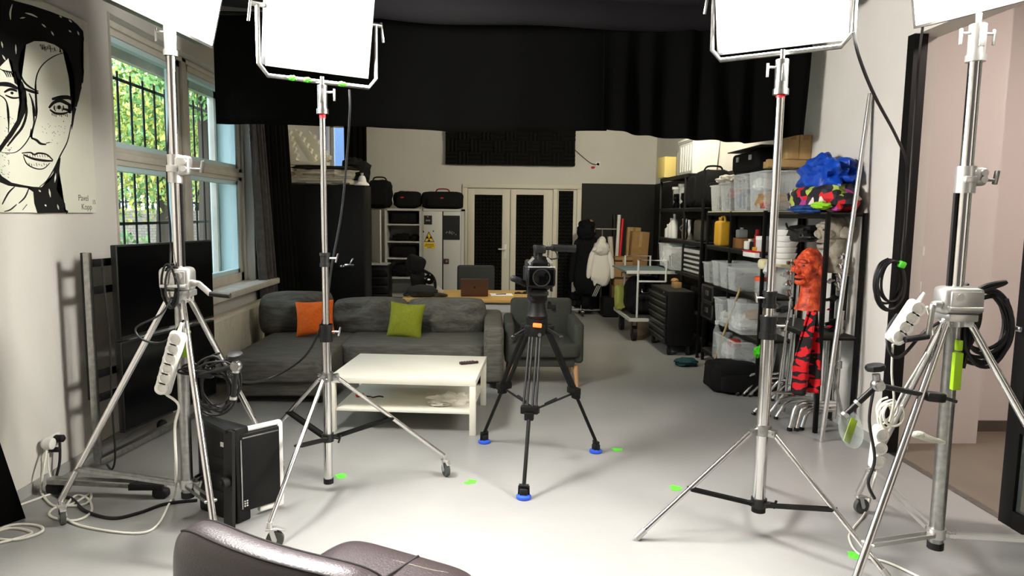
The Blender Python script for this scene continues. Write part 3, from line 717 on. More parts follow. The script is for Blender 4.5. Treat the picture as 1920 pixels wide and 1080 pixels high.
# ------------------------------------------------------------------ cables and small things on the stands
def coil(name, c, rx, rz, n, r, m, label, plane=(1, 0, 0), jit=.12, seed=1, squash=0, tail=None):
    rr = random.Random(seed); ax = Vector(plane).normalized(); nn = ax.cross(Vector((0, 0, 1)))
    pts = []
    for i in range(n):
        fx, fz, ox, oz = 1 + rr.uniform(-jit, jit), 1 + rr.uniform(-jit, jit), rr.uniform(-.02, .02), rr.uniform(-.02, .02)
        for k in range(9):
            a = 2 * PI * k / 9 + PI / 2
            pts.append(Vector(c) + ax * (math.cos(a) * rx * fx + ox) + Vector((0, 0, math.sin(a) * rz * fz + oz - (1 - fz) * 0)) + nn * (.012 * (i - n / 2) + rr.uniform(-.004, .004)))
    if tail: pts += [Vector(q) for q in tail]
    return cable(name, pts, r, m, label, sm=4)
def strip(label, a, b, y, w=.075, n=5):
    A, B = U(*a, y=y), U(*b, y=y); d = (B - A); L = d.length
    ang = math.atan2(d.x, -d.z)                 # hangs along its own axis
    t = thing('power_strip', label, 'power strip', A, rot=(0, -ang, 0))
    k = MB(); k.bx(-w / 2, w / 2, -.025, .025, -L, 0, bev=.02, seg=3); k.cyl((0, 0, -.01), (0, 0, .05), .012, .007)
    k.build('body', white_m, t)
    for i in range(n):
        z = -L * (i + .7) / (n + .4)
        MB().lathe([(.034, 0), (.034, .012), (.024, .012), (.022, .003), (0, .003)], (0, -.024, z), (PI / 2, 0, 0), seg=20).build('outlet', white_m, t)
    return t
strip('white multi-socket power strip hanging on the wind-up stand by the televisions', (336, 622), (304, 738), 3.62, .085, 6)
strip('white power strip hanging under the crank of the stand beside the glazed opening', (1722, 566), (1672, 642), 3.12, .085, 4)
strip('white power strip dangling low behind the arm of the stand beside the glazed opening', (1650, 796), (1640, 878), 3.35, .065, 3)
one(MB().box(U(350, 645, y=3.70), (.03, .015, .15), (0, .12, 0), bev=.004), 'cable_tie', lime_m, 'lime green strap beside the white power strip on the left wind-up stand', 'strap')
coil('cable_coil', U(318, 535, y=3.73), .035, .11, 5, .006, cable_m, 'black cable looped over the crank box of the left wind-up stand', seed=4)
coil('cable_coil', U(405, 722, y=3.62), .10, .13, 6, .006, cable_m, 'black cable coil hanging above the switched-off panels', seed=5, jit=.3)
coil('cable_coil', U(366, 692, y=3.66), .07, .018, 4, .006, cable_m, 'black cable wound round the leg of the left wind-up stand', seed=6)
cable('loose_cable', [U(322, 560, y=3.7), U(300, 590, y=3.65), U(255, 615, y=3.6), U(270, 638, y=3.6), U(310, 640, y=3.62), U(345, 600, y=3.66)], .006, cable_m, 'black cable bowing out left of the crank box on the left wind-up stand')
cable('loose_cable', [U(320, 110, y=3.84), U(316, 250, y=3.83), U(313, 350, y=3.83), U(320, 440, y=3.80), U(318, 520, y=3.74)], .006, cable_m, 'black cable running down the left wind-up stand from its lamp')
cable('lamp_cable', [U(655, 168, y=4.22), U(656, 210, y=4.22), U(650, 300, y=4.3), U(640, 400, y=4.3), U(622, 500, y=4.27), U(614, 560, y=4.23), U(602, 612, y=4.2), U(570, 670, y=4.25), U(510, 708, y=4.3), U(455, 716, y=4.1), U(400, 690, y=3.9)], .007, cable_m, 'black lamp cable looping from the stand at the coffee table towards the left stand')
cable('lamp_cable', [U(1600, 60, y=3.4), U(1612, 110, y=3.45), U(1640, 180, y=3.8), U(1680, 255, y=4.3), U(1700, 310, y=4.65), U(1698, 400, y=4.78), U(1690, 490, y=4.82), U(1688, 520, y=4.82)], .009, cable_m, 'black cable sweeping down from the right LED panel to the coil on the black post')
cable('lamp_cable', [U(1730, 50, y=3.9), U(1722, 120, y=4.6), U(1712, 260, y=4.80), U(1702, 400, y=4.82), U(1694, 490, y=4.83)], .008, cable_m, 'grey cable hanging straight beside the black post', parent=None)
coil('cable_coil', U(1672, 532, y=4.80), .10, .17, 6, .009, cable_m, 'coil of black cable hanging on the black post of the opening', seed=9, jit=.16)
one(MB().box(U(1691, 496, y=4.78), (.05, .04, .05), (.2, .3, .1), bev=.012), 'cable_clip', green_m, 'green clip holding the cable coil on the black post', 'clip')
coil('cable_coil', U(1845, 610, y=3.18), .13, .17, 8, .0095, cable_m, 'large coil of black cable hanging from the right wind-up stand', seed=12, jit=.2)
coil('cable_coil', U(1815, 590, y=3.2), .05, .12, 4, .009, cable_m, 'narrow loops of black cable between the crank box and the large coil', seed=14, jit=.2)
cable('cable_end', [U(1830, 545, y=3.1), U(1850, 535, y=3.1), U(1884, 529, y=3.1), U(1878, 534, y=3.1), U(1840, 545, y=3.1)], .01, cable_m, 'stiff black cable end sticking out right of the crank box')
cable('cable_end', [U(1822, 560, y=3.15), U(1818, 620, y=3.15), U(1812, 660, y=3.15), U(1804, 690, y=3.15)], .014, cable_m, 'thick black cable tail hanging below the right crank box')
cable('loose_cable', [U(1760, 605, y=3.15), U(1730, 625, y=3.12), U(1690, 668, y=3.1), U(1668, 660, y=3.12), U(1664, 620, y=3.15), U(1682, 590, y=3.2)], .008, cable_m, 'black cable sagging under the crank of the right wind-up stand')
cable('power_cable', [U(1738, 575, y=3.14), U(1748, 610, y=3.2), U(1748, 640, y=3.3), U(1720, 690, y=3.3), U(1690, 740, y=3.32), U(1672, 780, y=3.33), U(1652, 798, y=3.34)], .006, wcable_m, 'white cord from the right crank box down to the lower power strip')
cable('power_cable', [U(1674, 645, y=3.12), U(1672, 700, y=3.15), U(1676, 750, y=3.2), U(1668, 790, y=3.3)], .006, wcable_m, 'white cord hanging straight from the upper power strip on the right stand')
coil('power_cable', U(1665, 776, y=3.33), .045, .055, 5, .006, wcable_m, 'small bundle of white cord above the lower power strip', seed=20, jit=.3)
cable('power_cable', [U(1645, 880, y=3.36), U(1638, 905, y=3.4), U(1632, 930, z=.02), U(1620, 965, z=.008), U(1600, 990, z=.008), U(1592, 1010, z=.008), U(1612, 1040, z=.008), U(1665, 1055, z=.008), U(1730, 1085, z=.008)], .006, wcable_m, 'white cord trailing from the lower power strip onto the floor')
cable('loose_cable', [U(1637, 735, y=3.1), U(1630, 790, y=3.1), U(1640, 860, y=3.1), U(1628, 905, y=3.1), U(1640, 935, y=3.1)], .008, cable_m, 'black cable with a plug hanging from the right articulated arm')
# floor cables at the left
fl = lambda *p: [U(a, b, z=.008) for a, b in p]
cable('power_cable', [U(88, 845, x=XL + .06), U(80, 890, x=XL + .08)] + fl((78, 925), (100, 948), (135, 945), (170, 925), (160, 945), (110, 950), (92, 962), (105, 972), (145, 975), (172, 958), (165, 935), (140, 930), (120, 962), (150, 985), (250, 1000), (295, 985), (325, 935)) + [U(330, 880, y=3.6), U(328, 800, y=3.6), U(335, 760, y=3.6), U(312, 740, y=3.6)], .007, wcable_m, 'white cord tangled on the floor at the wall socket and rising to the power strip', sm=5)
cable('power_cable', [U(90, 850, x=XL + .05), U(92, 885, x=XL + .06)] + fl((108, 925), (130, 915), (70, 935), (20, 955), (-30, 985)), .007, wcable_m, 'white cord running from the wall socket out along the wall', sm=5)
cable('power_cable', fl((-40, 1010), (20, 985), (70, 985), (78, 997), (30, 1012), (-20, 1005), (20, 990), (60, 1000), (-10, 1020), (-60, 1030)), .007, wcable_m, 'loops of white cord on the floor at the wall below the black flag', sm=5)
cable('floor_cable', [U(112, 825, x=XL + .05), U(112, 865, x=XL + .06)] + fl((104, 905), (110, 930), (135, 935), (160, 958), (210, 972), (260, 962), (310, 945), (370, 938)), .009, cable_m, 'black cable from the wall socket curving across the floor under the left stand', sm=5)
# tape marks on the floor
for (px, py), lab in (((883, 904), 'green tape scrap on the floor left of the front tripod foot'), ((1265, 915), 'green tape scrap on the floor left of the lone chrome stand'), ((640, 893), 'green tape scrap on the floor right of the stand at the coffee table'), ((1158, 843), 'small green tape scrap right of the right tripod foot'), ((1602, 1042), 'green tape scrap on the floor between the two right stands')):
    p = U(px, py, z=0); k = MB()
    q = [(RND.uniform(.7, 1.15) * .05 * math.cos(a_ * PI / 5), RND.uniform(.5, 1.2) * .042 * math.sin(a_ * PI / 5)) for a_ in range(10)]
    k.prism(q, .002, Matrix.Translation((p.x, p.y, .0005)) @ Matrix.Rotation(RND.uniform(0, 3), 4, 'Z'))
    one(k, 'tape_mark', green_m, lab, 'tape', 'green tape scraps on the floor')
# ------------------------------------------------------------------ articulated arms
def arm_set(label, clamp, joint, tip, knob_off, ends):
    t = thing('articulated_arm', label, 'arm', joint)
    o = Vector(joint); c, e = Vector(clamp) - o, Vector(tip) - o
    MB().cyl(c * .12, c * .92, .013).build('arm', black_m, t); MB().cyl(e * .12, e * .9, .014).build('arm', black_m, t)
    k = MB(); k.cyl(Vector((0, .02, 0)), Vector((0, -.03, 0)), .022); k.lump((0, 0, 0), (.03, .03, .03)); k.cyl((0, 0, 0), Vector(knob_off) * .8, .017); k.build('elbow', steel_m, t)
    d = Vector(knob_off); kn = MB(); kn.lathe([(.018, 0), (.042, .006), (.045, .018), (.04, .03), (.015, .034)], d, d.to_track_quat('Z', 'Y').to_euler(), seg=9); kn.build('tightening_knob', black_m, t)
    m = MB(); m.box(c, (.09, .05, .045), (0, .1, 0), bev=.01); m.cyl(c + Vector((.03, 0, .0)), c + Vector((.10, -.01, -.02)), .008); m.build('clamp', black_m, t)
    for q in ends: MB().cyl(e * q, e * (q + .07), .019).build('joint_ring', alu_m, t)
    return t
arm_set('black articulated arm with knob clamped to the leg of the right wind-up stand', U(1752, 744, y=3.02), U(1645, 722, y=3.02), U(1582, 780, y=3.05), (-.012, -.0, .065), (.55, .93))
arm_set('black articulated arm above the switched-off panels on the left stand', U(385, 700, y=3.62), U(443, 686, y=3.58), U(436, 758, y=3.58), (.0, -.01, .04), (.1, .8))
t = thing('gel_disc', 'clear round plastic sheet with green tape at the tip of the right articulated arm', 'plastic sheet', U(1590, 805, y=3.06))
k = MB(); k.lathe([(0, 0), (.04, .002), (.085, .012), (.09, .016)], (0, 0, 0), (PI / 2 - .35, 0, .5), seg=28); k.build('sheet', mat('clear_sheet', (225, 235, 230), .12, alpha=.10, spec=.5), t, solid=.002)
k = MB(); k.box((0, -.02, 0), (.035, .006, .12), (-.35, .5, 0), bev=.002); k.build('green_strip', mat('olive_gel', (126, 150, 30), .5), t)
one(MB().tube([U(1722, 815, y=3.1), U(1740, 822, y=3.1), U(1770, 830, y=3.12)], [.02, .016, .01], seg=10).lump(U(1722, 815, y=3.1), (.035, .02, .018)), 'mesh_pouch', mat('pale_mesh', (206, 206, 190), .7, bump=(120, .6)), 'pale mesh pouch strapped to the column of the right wind-up stand', 'pouch')
# ------------------------------------------------------------------ switched-off panels at the left stand
def off_panel(name, label, a, b, h, th, lift):
    A, B = U(*a, z=lift), U(*b, z=lift); d = B - A; L = d.length; ang = math.atan2(d.y, d.x)
    return thing(name, label, 'light panel', A, ang), L
t, L = off_panel('led_panel', 'switched-off black LED panel with yoke leaning at the left wind-up stand', (374, 955), (446, 984), .56, .07, 0)
MB().bx(0, L, .0, .09, .0, .55, bev=.012).build('housing', bmetal_m, t)
k = MB()
for i in range(3): k.bx(.03, L - .10, -.004, 0, .12 + i * .1, .16 + i * .1)
k.build('rear_vents', rubber_m, t)
k = MB(); k.bar((L - .01, -.045, .0), (L + .015, -.045, .56), .02, .075); k.bar((L + .01, -.045, .555), (.03, .0, .565), .04, .02)
k.build('yoke', black_m, t)
MB().cyl((L - .0, -.05, .27), (L - .0, -.095, .27), .032).cyl((L, -.095, .27), (L, -.105, .27), .014).build('yoke_knob', rubber_m, t)
MB().bx(L - .13, L - .10, -.005, .0, .43, .455).bx(L - .085, L - .06, -.005, .0, .43, .455).build('label_marks', white_m, t)
t, L = off_panel('led_panel', 'second switched-off dark panel with white softbox edge beside the castor', (452, 962), (527, 938), .46, .05, .06)
MB().bx(0, L, .0, .035, .0, .45, bev=.006).build('housing', bmetal_m, t)
k = MB(); k.bx(.005, .012, -.006, .0, .02, .42); k.bx(.02, L - .01, -.004, 0, .425, .432); k.build('edge_trim', steel_m, t)
k = MB(); k.bx(L - .005, L + .03, .01, .06, -.01, .47, bev=.012); k.bx(.12, L + .03, .015, .06, -.04, -.004, bev=.01); k.bx(.05, L + .03, .02, .06, .452, .475, bev=.01)
k.build('softbox_edge', white_m, t)
k = MB(); 
for i in range(2):
    for j in range(3): k.bx(.02 + i * .014, .028 + i * .014, -.004, 0, .03 + j * .014, .038 + j * .014)
k.build('status_lights', white_m, t)
# black flag at the left edge
k = MB(); A = U(45, 970, z=0)
k.prism([(-.20, 0), (0, 0), (-.13, .62), (-.20, .62)], .02, Matrix.Translation(A) @ Matrix.Rotation(1.0, 4, 'Z') @ Matrix.Rotation(PI / 2, 4, 'X'))
one(k, 'black_flag', cloth_m, 'black fabric flag leaning at the left wall beside the tangled white cord', 'flag')
# ------------------------------------------------------------------ pop-art canvas
PX = XL + .032
t = thing('painting', 'large black and white pop-art portrait on a canvas on the left wall', 'painting', (XL, 4.4, 1.74))
e0, e1 = U(158, 43, x=PX), U(182, 400, x=PX)
MB().bx(XL + .001, PX, 3.75, e1.y, 1.725, 3.03, bev=.003).build('canvas', canvas_m, t, world=True)
SC = 200 / 514
def A(u, v): p = U(u * SC, v * SC, x=PX); return (p.y, p.z)
PL = Matrix(((0, 0, 1, PX), (1, 0, 0, 0), (0, 1, 0, 0), (0, 0, 0, 1)))
ink = MB()
def blob(pts, lay=0): ink.prism([A(*p) for p in pts], .0012 + lay * .0006, PL)
def stroke(pts, w):
    P = [Vector((*p, 0)) for p in pts]; P = spline(P, 5) if len(P) > 2 else P
    n = len(P); Lf, Rt = [], []
    for i in range(n):
        d = (P[min(i + 1, n - 1)] - P[max(i - 1, 0)]).normalized(); q = Vector((-d.y, d.x, 0))
        ww = w * (.35 + .65 * math.sin(PI * (.08 + .84 * i / (n - 1)))) / 2
        Lf.append(P[i] + q * ww); Rt.append(P[i] - q * ww)
    ink.prism([A(p.x, p.y) for p in Lf + Rt[::-1]], .0012, PL)
# hair: crown and right side
blob([(-150, 60), (-60, 10), (20, -10), (75, 5), (150, 25), (240, 55), (300, 78), (345, 95), (372, 118), (400, 150), (404, 190), (395, 225), (385, 262), (398, 300), (404, 345), (400, 395), (388, 440), (378, 485), (366, 520), (358, 560), (352, 600), (345, 625), (343, 600), (347, 560), (352, 520), (362, 480), (358, 430), (356, 380), (350, 340), (336, 290), (322, 255), (300, 240), (262, 215), (215, 200), (165, 198), (125, 215), (98, 250), (92, 290), (95, 340), (102, 385), (95, 420), (70, 400), (60, 350), (58, 300), (40, 280), (20, 300), (-10, 330), (-80, 350), (-150, 360)])
# fallen lock over the near eye
blob([(78, 370), (108, 395), (125, 440), (130, 490), (120, 545), (95, 600), (60, 655), (25, 700), (0, 735), (-20, 730), (15, 680), (50, 630), (80, 580), (98, 530), (104, 480), (98, 430)])
stroke([(120, 470), (128, 540), (108, 610), (70, 660), (35, 705)], 12)
stroke([(150, 480), (165, 560), (150, 640), (115, 700), (70, 735), (10, 735)], 5)
stroke([(320, 250), (262, 270), (212, 305), (182, 350), (170, 410), (172, 470), (178, 540), (165, 600), (150, 650), (158, 672)], 6)
stroke([(90, 300), (95, 350), (120, 400), (160, 430), (185, 440)], 9)
stroke([(-20, 450), (25, 480), (42, 550), (40, 640)], 6)
for i in range(7): stroke([(70 + i * 18, 160 - i * 3), (85 + i * 18, 175), (92 + i * 18, 195 - i)], 5)
for i in range(6): stroke([(-5 + i * 12, 330 + i * 6), (20 + i * 10, 345), (35 + i * 9, 372)], 5)
# far eye
stroke([(250, 478), (290, 470), (330, 470), (350, 482)], 20); stroke([(236, 520), (258, 495), (290, 485), (325, 500), (345, 512)], 17); stroke([(240, 528), (265, 545), (300, 548), (330, 540)], 11)
blob([(276, 510), (286, 506), (293, 513), (292, 524), (283, 528), (275, 522)]); stroke([(262, 508), (260, 522), (268, 536)], 5); stroke([(303, 508), (306, 522), (298, 536)], 5); stroke([(268, 512), (272, 528)], 3); stroke([(298, 514), (296, 530)], 3); stroke([(300, 525), (325, 530), (340, 545)], 12); stroke([(330, 500), (338, 525), (332, 545)], 14)
for i in range(9): stroke([(250 + i * 9, 545 + 3 * (i % 2)), (252 + i * 9, 556 + (i % 3) * 4)], 5)
# near eye
stroke([(-30, 410), (10, 405), (50, 410), (85, 428)], 22); stroke([(20, 445), (50, 430), (82, 440)], 13); blob([(50, 443), (60, 441), (66, 449), (60, 456), (51, 453)]); stroke([(25, 458), (60, 472), (95, 470)], 9)
stroke([(110, 425), (150, 440), (185, 450)], 14); stroke([(140, 450), (160, 500), (170, 560)], 7)
# nose, mouth
stroke([(150, 665), (175, 675), (195, 692), (222, 696)], 12); stroke([(222, 690), (240, 686)], 8); stroke([(150, 620), (146, 655), (162, 672)], 5)
stroke([(105, 738), (145, 735), (165, 745), (185, 738), (225, 745), (255, 772)], 9); stroke([(112, 745), (150, 762), (185, 770), (225, 775), (254, 775)], 12); stroke([(112, 752), (130, 790), (170, 812), (210, 812), (240, 785)], 6)
for i in range(9): stroke([(130 + i * 12, 742 + (i % 2) * 4), (134 + i * 12, 758)], 3.4)
for i in range(8): stroke([(138 + i * 12, 785 + (i % 3) * 4), (142 + i * 12, 797 + (i % 2) * 4)], 3.4)
# jaw, neck, lower hair
stroke([(342, 600), (325, 680), (290, 750), (262, 810), (225, 870), (190, 900)], 6)
blob([(-20, 815), (10, 850), (55, 880), (110, 892), (160, 900), (200, 902), (240, 872), (262, 830), (280, 770), (292, 760), (285, 820), (275, 880), (272, 915), (290, 945), (312, 980), (305, 1010), (318, 1024), (180, 1027), (165, 980), (160, 925), (150, 908), (90, 902), (40, 895), (-20, 870)])
stroke([(70, 900), (40, 930), (10, 985)], 8); stroke([(140, 905), (120, 950), (90, 980)], 7); stroke([(80, 985), (50, 1010), (20, 1020)], 7); stroke([(305, 1010), (325, 1018), (318, 1030)], 5); stroke([(130, 985), (108, 1012)], 5)
for _ in range(70):
    x, y = RND.uniform(0, 75), RND.uniform(560, 870)
    if x < 75 - (y - 560) * .1: stroke([(x, y), (x + RND.uniform(2, 6), y + RND.uniform(2, 5))], 3.4)
for _ in range(40): x = RND.uniform(185, 320); stroke([(x, 205 + (x - 185) * .2 + RND.uniform(0, 30)), (x + 4, 212 + (x - 185) * .2 + RND.uniform(0, 30))], 3.6)
for _ in range(25): x, y = RND.uniform(200, 320), RND.uniform(580, 690); stroke([(x, y), (x + 3, y + 3)], 3)
hl = ink; ink.mat(1)                              # bare slivers between the locks of hair
for a_ in ([(58, 20), (48, 60), (50, 95)], [(120, 62), (150, 70), (180, 84)], [(95, 88), (120, 84)], [(200, 115), (220, 132)], [(245, 150), (258, 172)], [(285, 75), (297, 86)], [(330, 95), (345, 108)], [(330, 145), (342, 156)], [(74, 215), (76, 260)], [(10, 265), (25, 290)], [(5, 200), (12, 230)], [(395, 400), (396, 430)], [(268, 835), (262, 880)], [(235, 910), (242, 950)], [(275, 985), (282, 1010)], [(215, 985), (222, 995)], [(185, 915), (195, 925)], [(372, 150), (380, 170)], [(362, 515), (370, 522)]):
    P = [Vector((*p, 0)) for p in a_]; n = len(P); Lf, Rt = [], []
    P = spline(P, 4) if n > 2 else [P[0], P[0].lerp(P[1], .5), P[1]]; n = len(P)
    for i in range(n):
        d = (P[min(i + 1, n - 1)] - P[max(i - 1, 0)]).normalized(); q = Vector((-d.y, d.x, 0)); ww = 8 * (.2 + .8 * math.sin(PI * i / (n - 1))) / 2
        Lf.append(P[i] + q * ww); Rt.append(P[i] - q * ww)
    hl.prism([A(p.x, p.y) for p in Lf + Rt[::-1]], .0022, PL)
ink.build('ink_portrait', [ink_m, canvas_m], t, world=True)
TM = Matrix(((0, 0, 1, PX), (1, 0, 0, 0), (0, 1, 0, 0), (0, 0, 0, 1)))
for body, px, s in (('Pavel', (402, 955), .058), ('Kopp', (418, 998), .056), ('15', (453, 975), .04)):
    p = U(px[0] * SC, px[1] * SC, x=PX)
    text_mesh(body, s, Matrix.Translation((0, p.y, p.z)) @ TM, 'signature', mat('pencil_' + body, (96, 88, 78), .8), t)
# ------------------------------------------------------------------ televisions on their trolley
ta, tb = Vector((-2.46, 4.61, 0)), Vector((-2.235, 5.62, 0))
td = (tb - ta).normalized(); TW = (tb - ta).length; tang = math.atan2(td.y, td.x)
def tv(label, z0, z1, off=0):
    t = thing('television', label, 'television', ta + Vector((off, 0, z0)), tang)
    h = z1 - z0
    MB().bx(0, TW, -.0, .045, 0, h, bev=.006).bx(.15, TW - .15, .045, .08, .08, h - .1, bev=.012).build('housing', black_m, t)
    MB().bx(.012, TW - .012, -.003, -.0005, .018, h - .012).build('screen', gloss_m, t)
    MB().bx(TW / 2 - .03, TW / 2 + .03, -.006, -.001, .004, .012).build('badge', grey_m, t)
    return t
tv('upper black flat-screen television on the wheeled trolley at the left wall', .882, 1.515)
tv('lower black flat-screen television on the trolley, right above the floor', .235, .862)
t = thing('television_trolley', 'steel television trolley with tall post standing at the left wall', 'trolley', (-2.55, 4.55, 0))
po = U(205, 884, z=0); tp = U(177, 476, y=po.y)
def wbar(a, b, w_, h_): return MB().bar(a, b, w_, h_, bev=.003)
far = Vector((-2.33, 5.75, 0)); PXx, PYy = -2.585, 4.50
MB().bx(PXx - .02, PXx + .02, PYy - .02, PYy + .02, .06, 1.47, bev=.004).build('post', steel_m, t, world=True)
MB().bx(PXx - .034, PXx - .02, PYy - .02, PYy + .02, .5, 1.47, bev=.002).build('post', rubber_m, t, world=True)
MB().bar((PXx + .12, PYy + 1.3, .06), (PXx + .12, PYy + 1.3, 1.45), .05, .03).build('post', steel_m, t, world=True)
for z in (1.40, 1.22, .66, .5): MB().bar((PXx, PYy, z), (PXx + .22, PYy + 1.25, z), .02, .05, bev=.003).build('cross_bar', bmetal_m, t, world=True)
MB().bar((PXx + .0, PYy, .075), (PXx + .20, PYy + 1.35, .075), .05, .045, bev=.004).build('base_rail', steel_m, t, world=True)
k = MB(); a, b_ = U(93, 900, z=.09), U(308, 910, z=.08)
k.bar(a, b_, .06, .035, bev=.004); k.build('base_foot', steel_m, t, world=True)
MB().bar(b_ + Vector((-.0, 0, 0)), b_ + Vector((-.20, .0, 0)), .07, .04, bev=.003).build('foot_sleeve', rubber_m, t, world=True)
MB().lump(b_ + Vector((-.02, 0, -.045)), (.05, .03, .03), e=.6).build('foot_pad', rubber_m, t, world=True); MB().lump(a + Vector((.03, 0, -.05)), (.05, .03, .035), e=.6).build('foot_pad', rubber_m, t, world=True)
k = MB().lump(U(304, 797, z=.05), (.04, .04, .045)); k.build('castor', rubber_m, t, world=True)
cable('tv_cable', [U(190, 486, y=4.52), U(198, 560, y=4.53), U(206, 640, y=4.53), U(210, 760, y=4.52), U(216, 850, y=4.5), U(210, 880, y=4.48), U(200, 870, y=4.48)], .007, cable_m, 'black cable hanging down along the post of the television trolley')
# ------------------------------------------------------------------ sofa
t = thing('corner_sofa', 'dark grey corner sofa with chaise and loose back cushions', 'sofa', (-1.2, 7.2, 0))
def part(name, fn, m=sofa_m, **k): return fn.build(name, m, t, world=True, **k)
part('base', MB().bx(-2.36, -1.47, 6.16, 7.95, .07, .27, bev=.03, seg=3).bx(-1.47, 0.0, 6.86, 7.95, .07, .27, bev=.03, seg=3))
part('chaise_cushion', MB().lump((-1.90, 6.88, .32), (.46, .78, .125), e=.22, amp=.015, u=48, v=20))
part('seat_cushion', MB().lump((-.74, 7.2, .34), (.735, .47, .115), e=.22, amp=.015, u=48, v=20))
part('backrest', MB().bx(-2.55, .16, 7.78, 8.0, .07, .64, bev=.05, seg=3))
part('armrest', MB().bx(-.03, .17, 6.68, 7.95, .07, .645, bev=.05, seg=3))
for (cx, w_, h_, zc, sd, rz) in ((-2.12, .82, .48, .63, 3, .14), (-1.30, .86, .42, .60, 7, 0), (-.46, .92, .43, .60, 5, -.05)):
    part('back_cushion', MB().pillow((cx, 7.62, zc), (w_, .46, h_ + .02), (-.22, 0, rz), -.02, sd, amp=.06, p=.45, n=20, rnd=.13, sag=(.11 if sd == 3 else .03)), sub=1)
for x, y in ((-2.3, 6.24), (-1.55, 6.24), (-2.3, 7.85), (.1, 6.78), (.1, 7.85)): part('foot', MB().bx(x - .03, x + .03, y - .03, y + .03, 0, .07), black_m)

pm = MB().pillow((0, 0, .19), (.42, .17, .40), (0, 0, 0), .10, 2, p=.45, n=18)
p = U(598, 626, z=.45); one(MB().pillow((-1.82, 7.22, .635), (.42, .17, .39), (-.28, -.07, .06), .09, 2, p=.45, n=18), 'throw_pillow', orange_m, 'bright orange throw pillow on the chaise end of the sofa', 'cushion', sub=1)
one(MB().pillow((-.86, 7.20, .62), (.40, .17, .40), (-.28, .06, -.18), .09, 9, p=.45, n=18), 'throw_pillow', olive_m, 'olive green throw pillow in the middle of the sofa', 'cushion', sub=1)
# ------------------------------------------------------------------ armchair
t = thing('armchair', 'charcoal armchair with pale wooden legs right of the sofa', 'armchair', (.57, 7.2, 0))
part('seat', MB().bx(.27, .90, 6.80, 7.45, .21, .34, bev=.03).lump((.585, 7.1, .385), (.38, .36, .075), e=.25, u=40, v=16), arm_m)
part('backrest', MB().box((.60, 7.50, .56), (.68, .15, .56), (-.12, 0, 0), bev=.05, seg=4), arm_m)
for x in (.20, .905): part('armrest', MB().box((x + .03, 7.15, .46), (.10, .72, .42), (0, 0, 0), bev=.04, seg=4), arm_m)
for x in (.25, .91):
    for y in (6.86, 7.46): part('leg', MB().cyl((x, y, .22), (x + (.02 if x > .5 else -.02), y - (.02 if y < 7 else -.02), 0), .028, .018), legwood_m)
# ------------------------------------------------------------------ coffee table
t = thing('coffee_table', 'white rectangular coffee table with a low shelf in front of the sofa', 'table', (-.63, 5.78, 0), math.radians(-5.2))
MB().bx(-.59, .59, -.46, .46, .40, .45, bev=.003).build('tabletop', lam_m, t)
for x in (-.565, .565):
    for y in (-.435, .435): MB().bx(x - .025, x + .025, y - .025, y + .025, 0, .40, bev=.002).build('leg', lam_m, t)
MB().bx(-.555, .555, -.43, .43, .165, .185, bev=.002).build('shelf', lam_m, t)
t = thing('remote_control', 'dark remote control lying on the white coffee table', 'remote', U(879, 682, z=.452), .42)
MB().box((0, 0, .011), (.17, .045, .022), bev=.008).build('body', mat('dark_red_plastic', (52, 26, 28), .4), t)
k = MB()
for i in range(5):
    for j in range(2): k.cyl((-.06 + i * .025, -.01 + j * .02, .022), (-.06 + i * .025, -.01 + j * .02, .025), .006, seg=8)
k.build('buttons', grey_m, t); MB().cyl((.06, 0, .022), (.06, 0, .025), .014).build('round_button', white_m, t)
k = MB(); p = U(826, 752, z=.186)
k.lump((-.30, 5.56, .215), (.15, .09, .06), amp=.55, freq=2.6, seed=3, u=40, v=24); k.lump((-.38, 5.50, .205), (.09, .07, .025), amp=.6, freq=3, seed=6)
one(k, 'crumpled_bag', mat('crumpled_plastic', (240, 236, 226), .35, bump=(60, .5)), 'crumpled whitish plastic bag on the lower shelf of the coffee table', 'bag')
k = MB().box((-1.08, 5.75, .20), (.07, .05, .03), (0, 0, .4), bev=.01)
one(k, 'red_case', red_m, 'small dark red object on the coffee table shelf behind the stand', 'case')
cable('usb_cable', [(-1.05, 5.74, .195), (-.98, 5.70, .20), (-.95, 5.62, .215), (-.90, 5.62, .225), (-.86, 5.6, .225)], .006, cable_m, 'short black cable on the coffee table shelf')
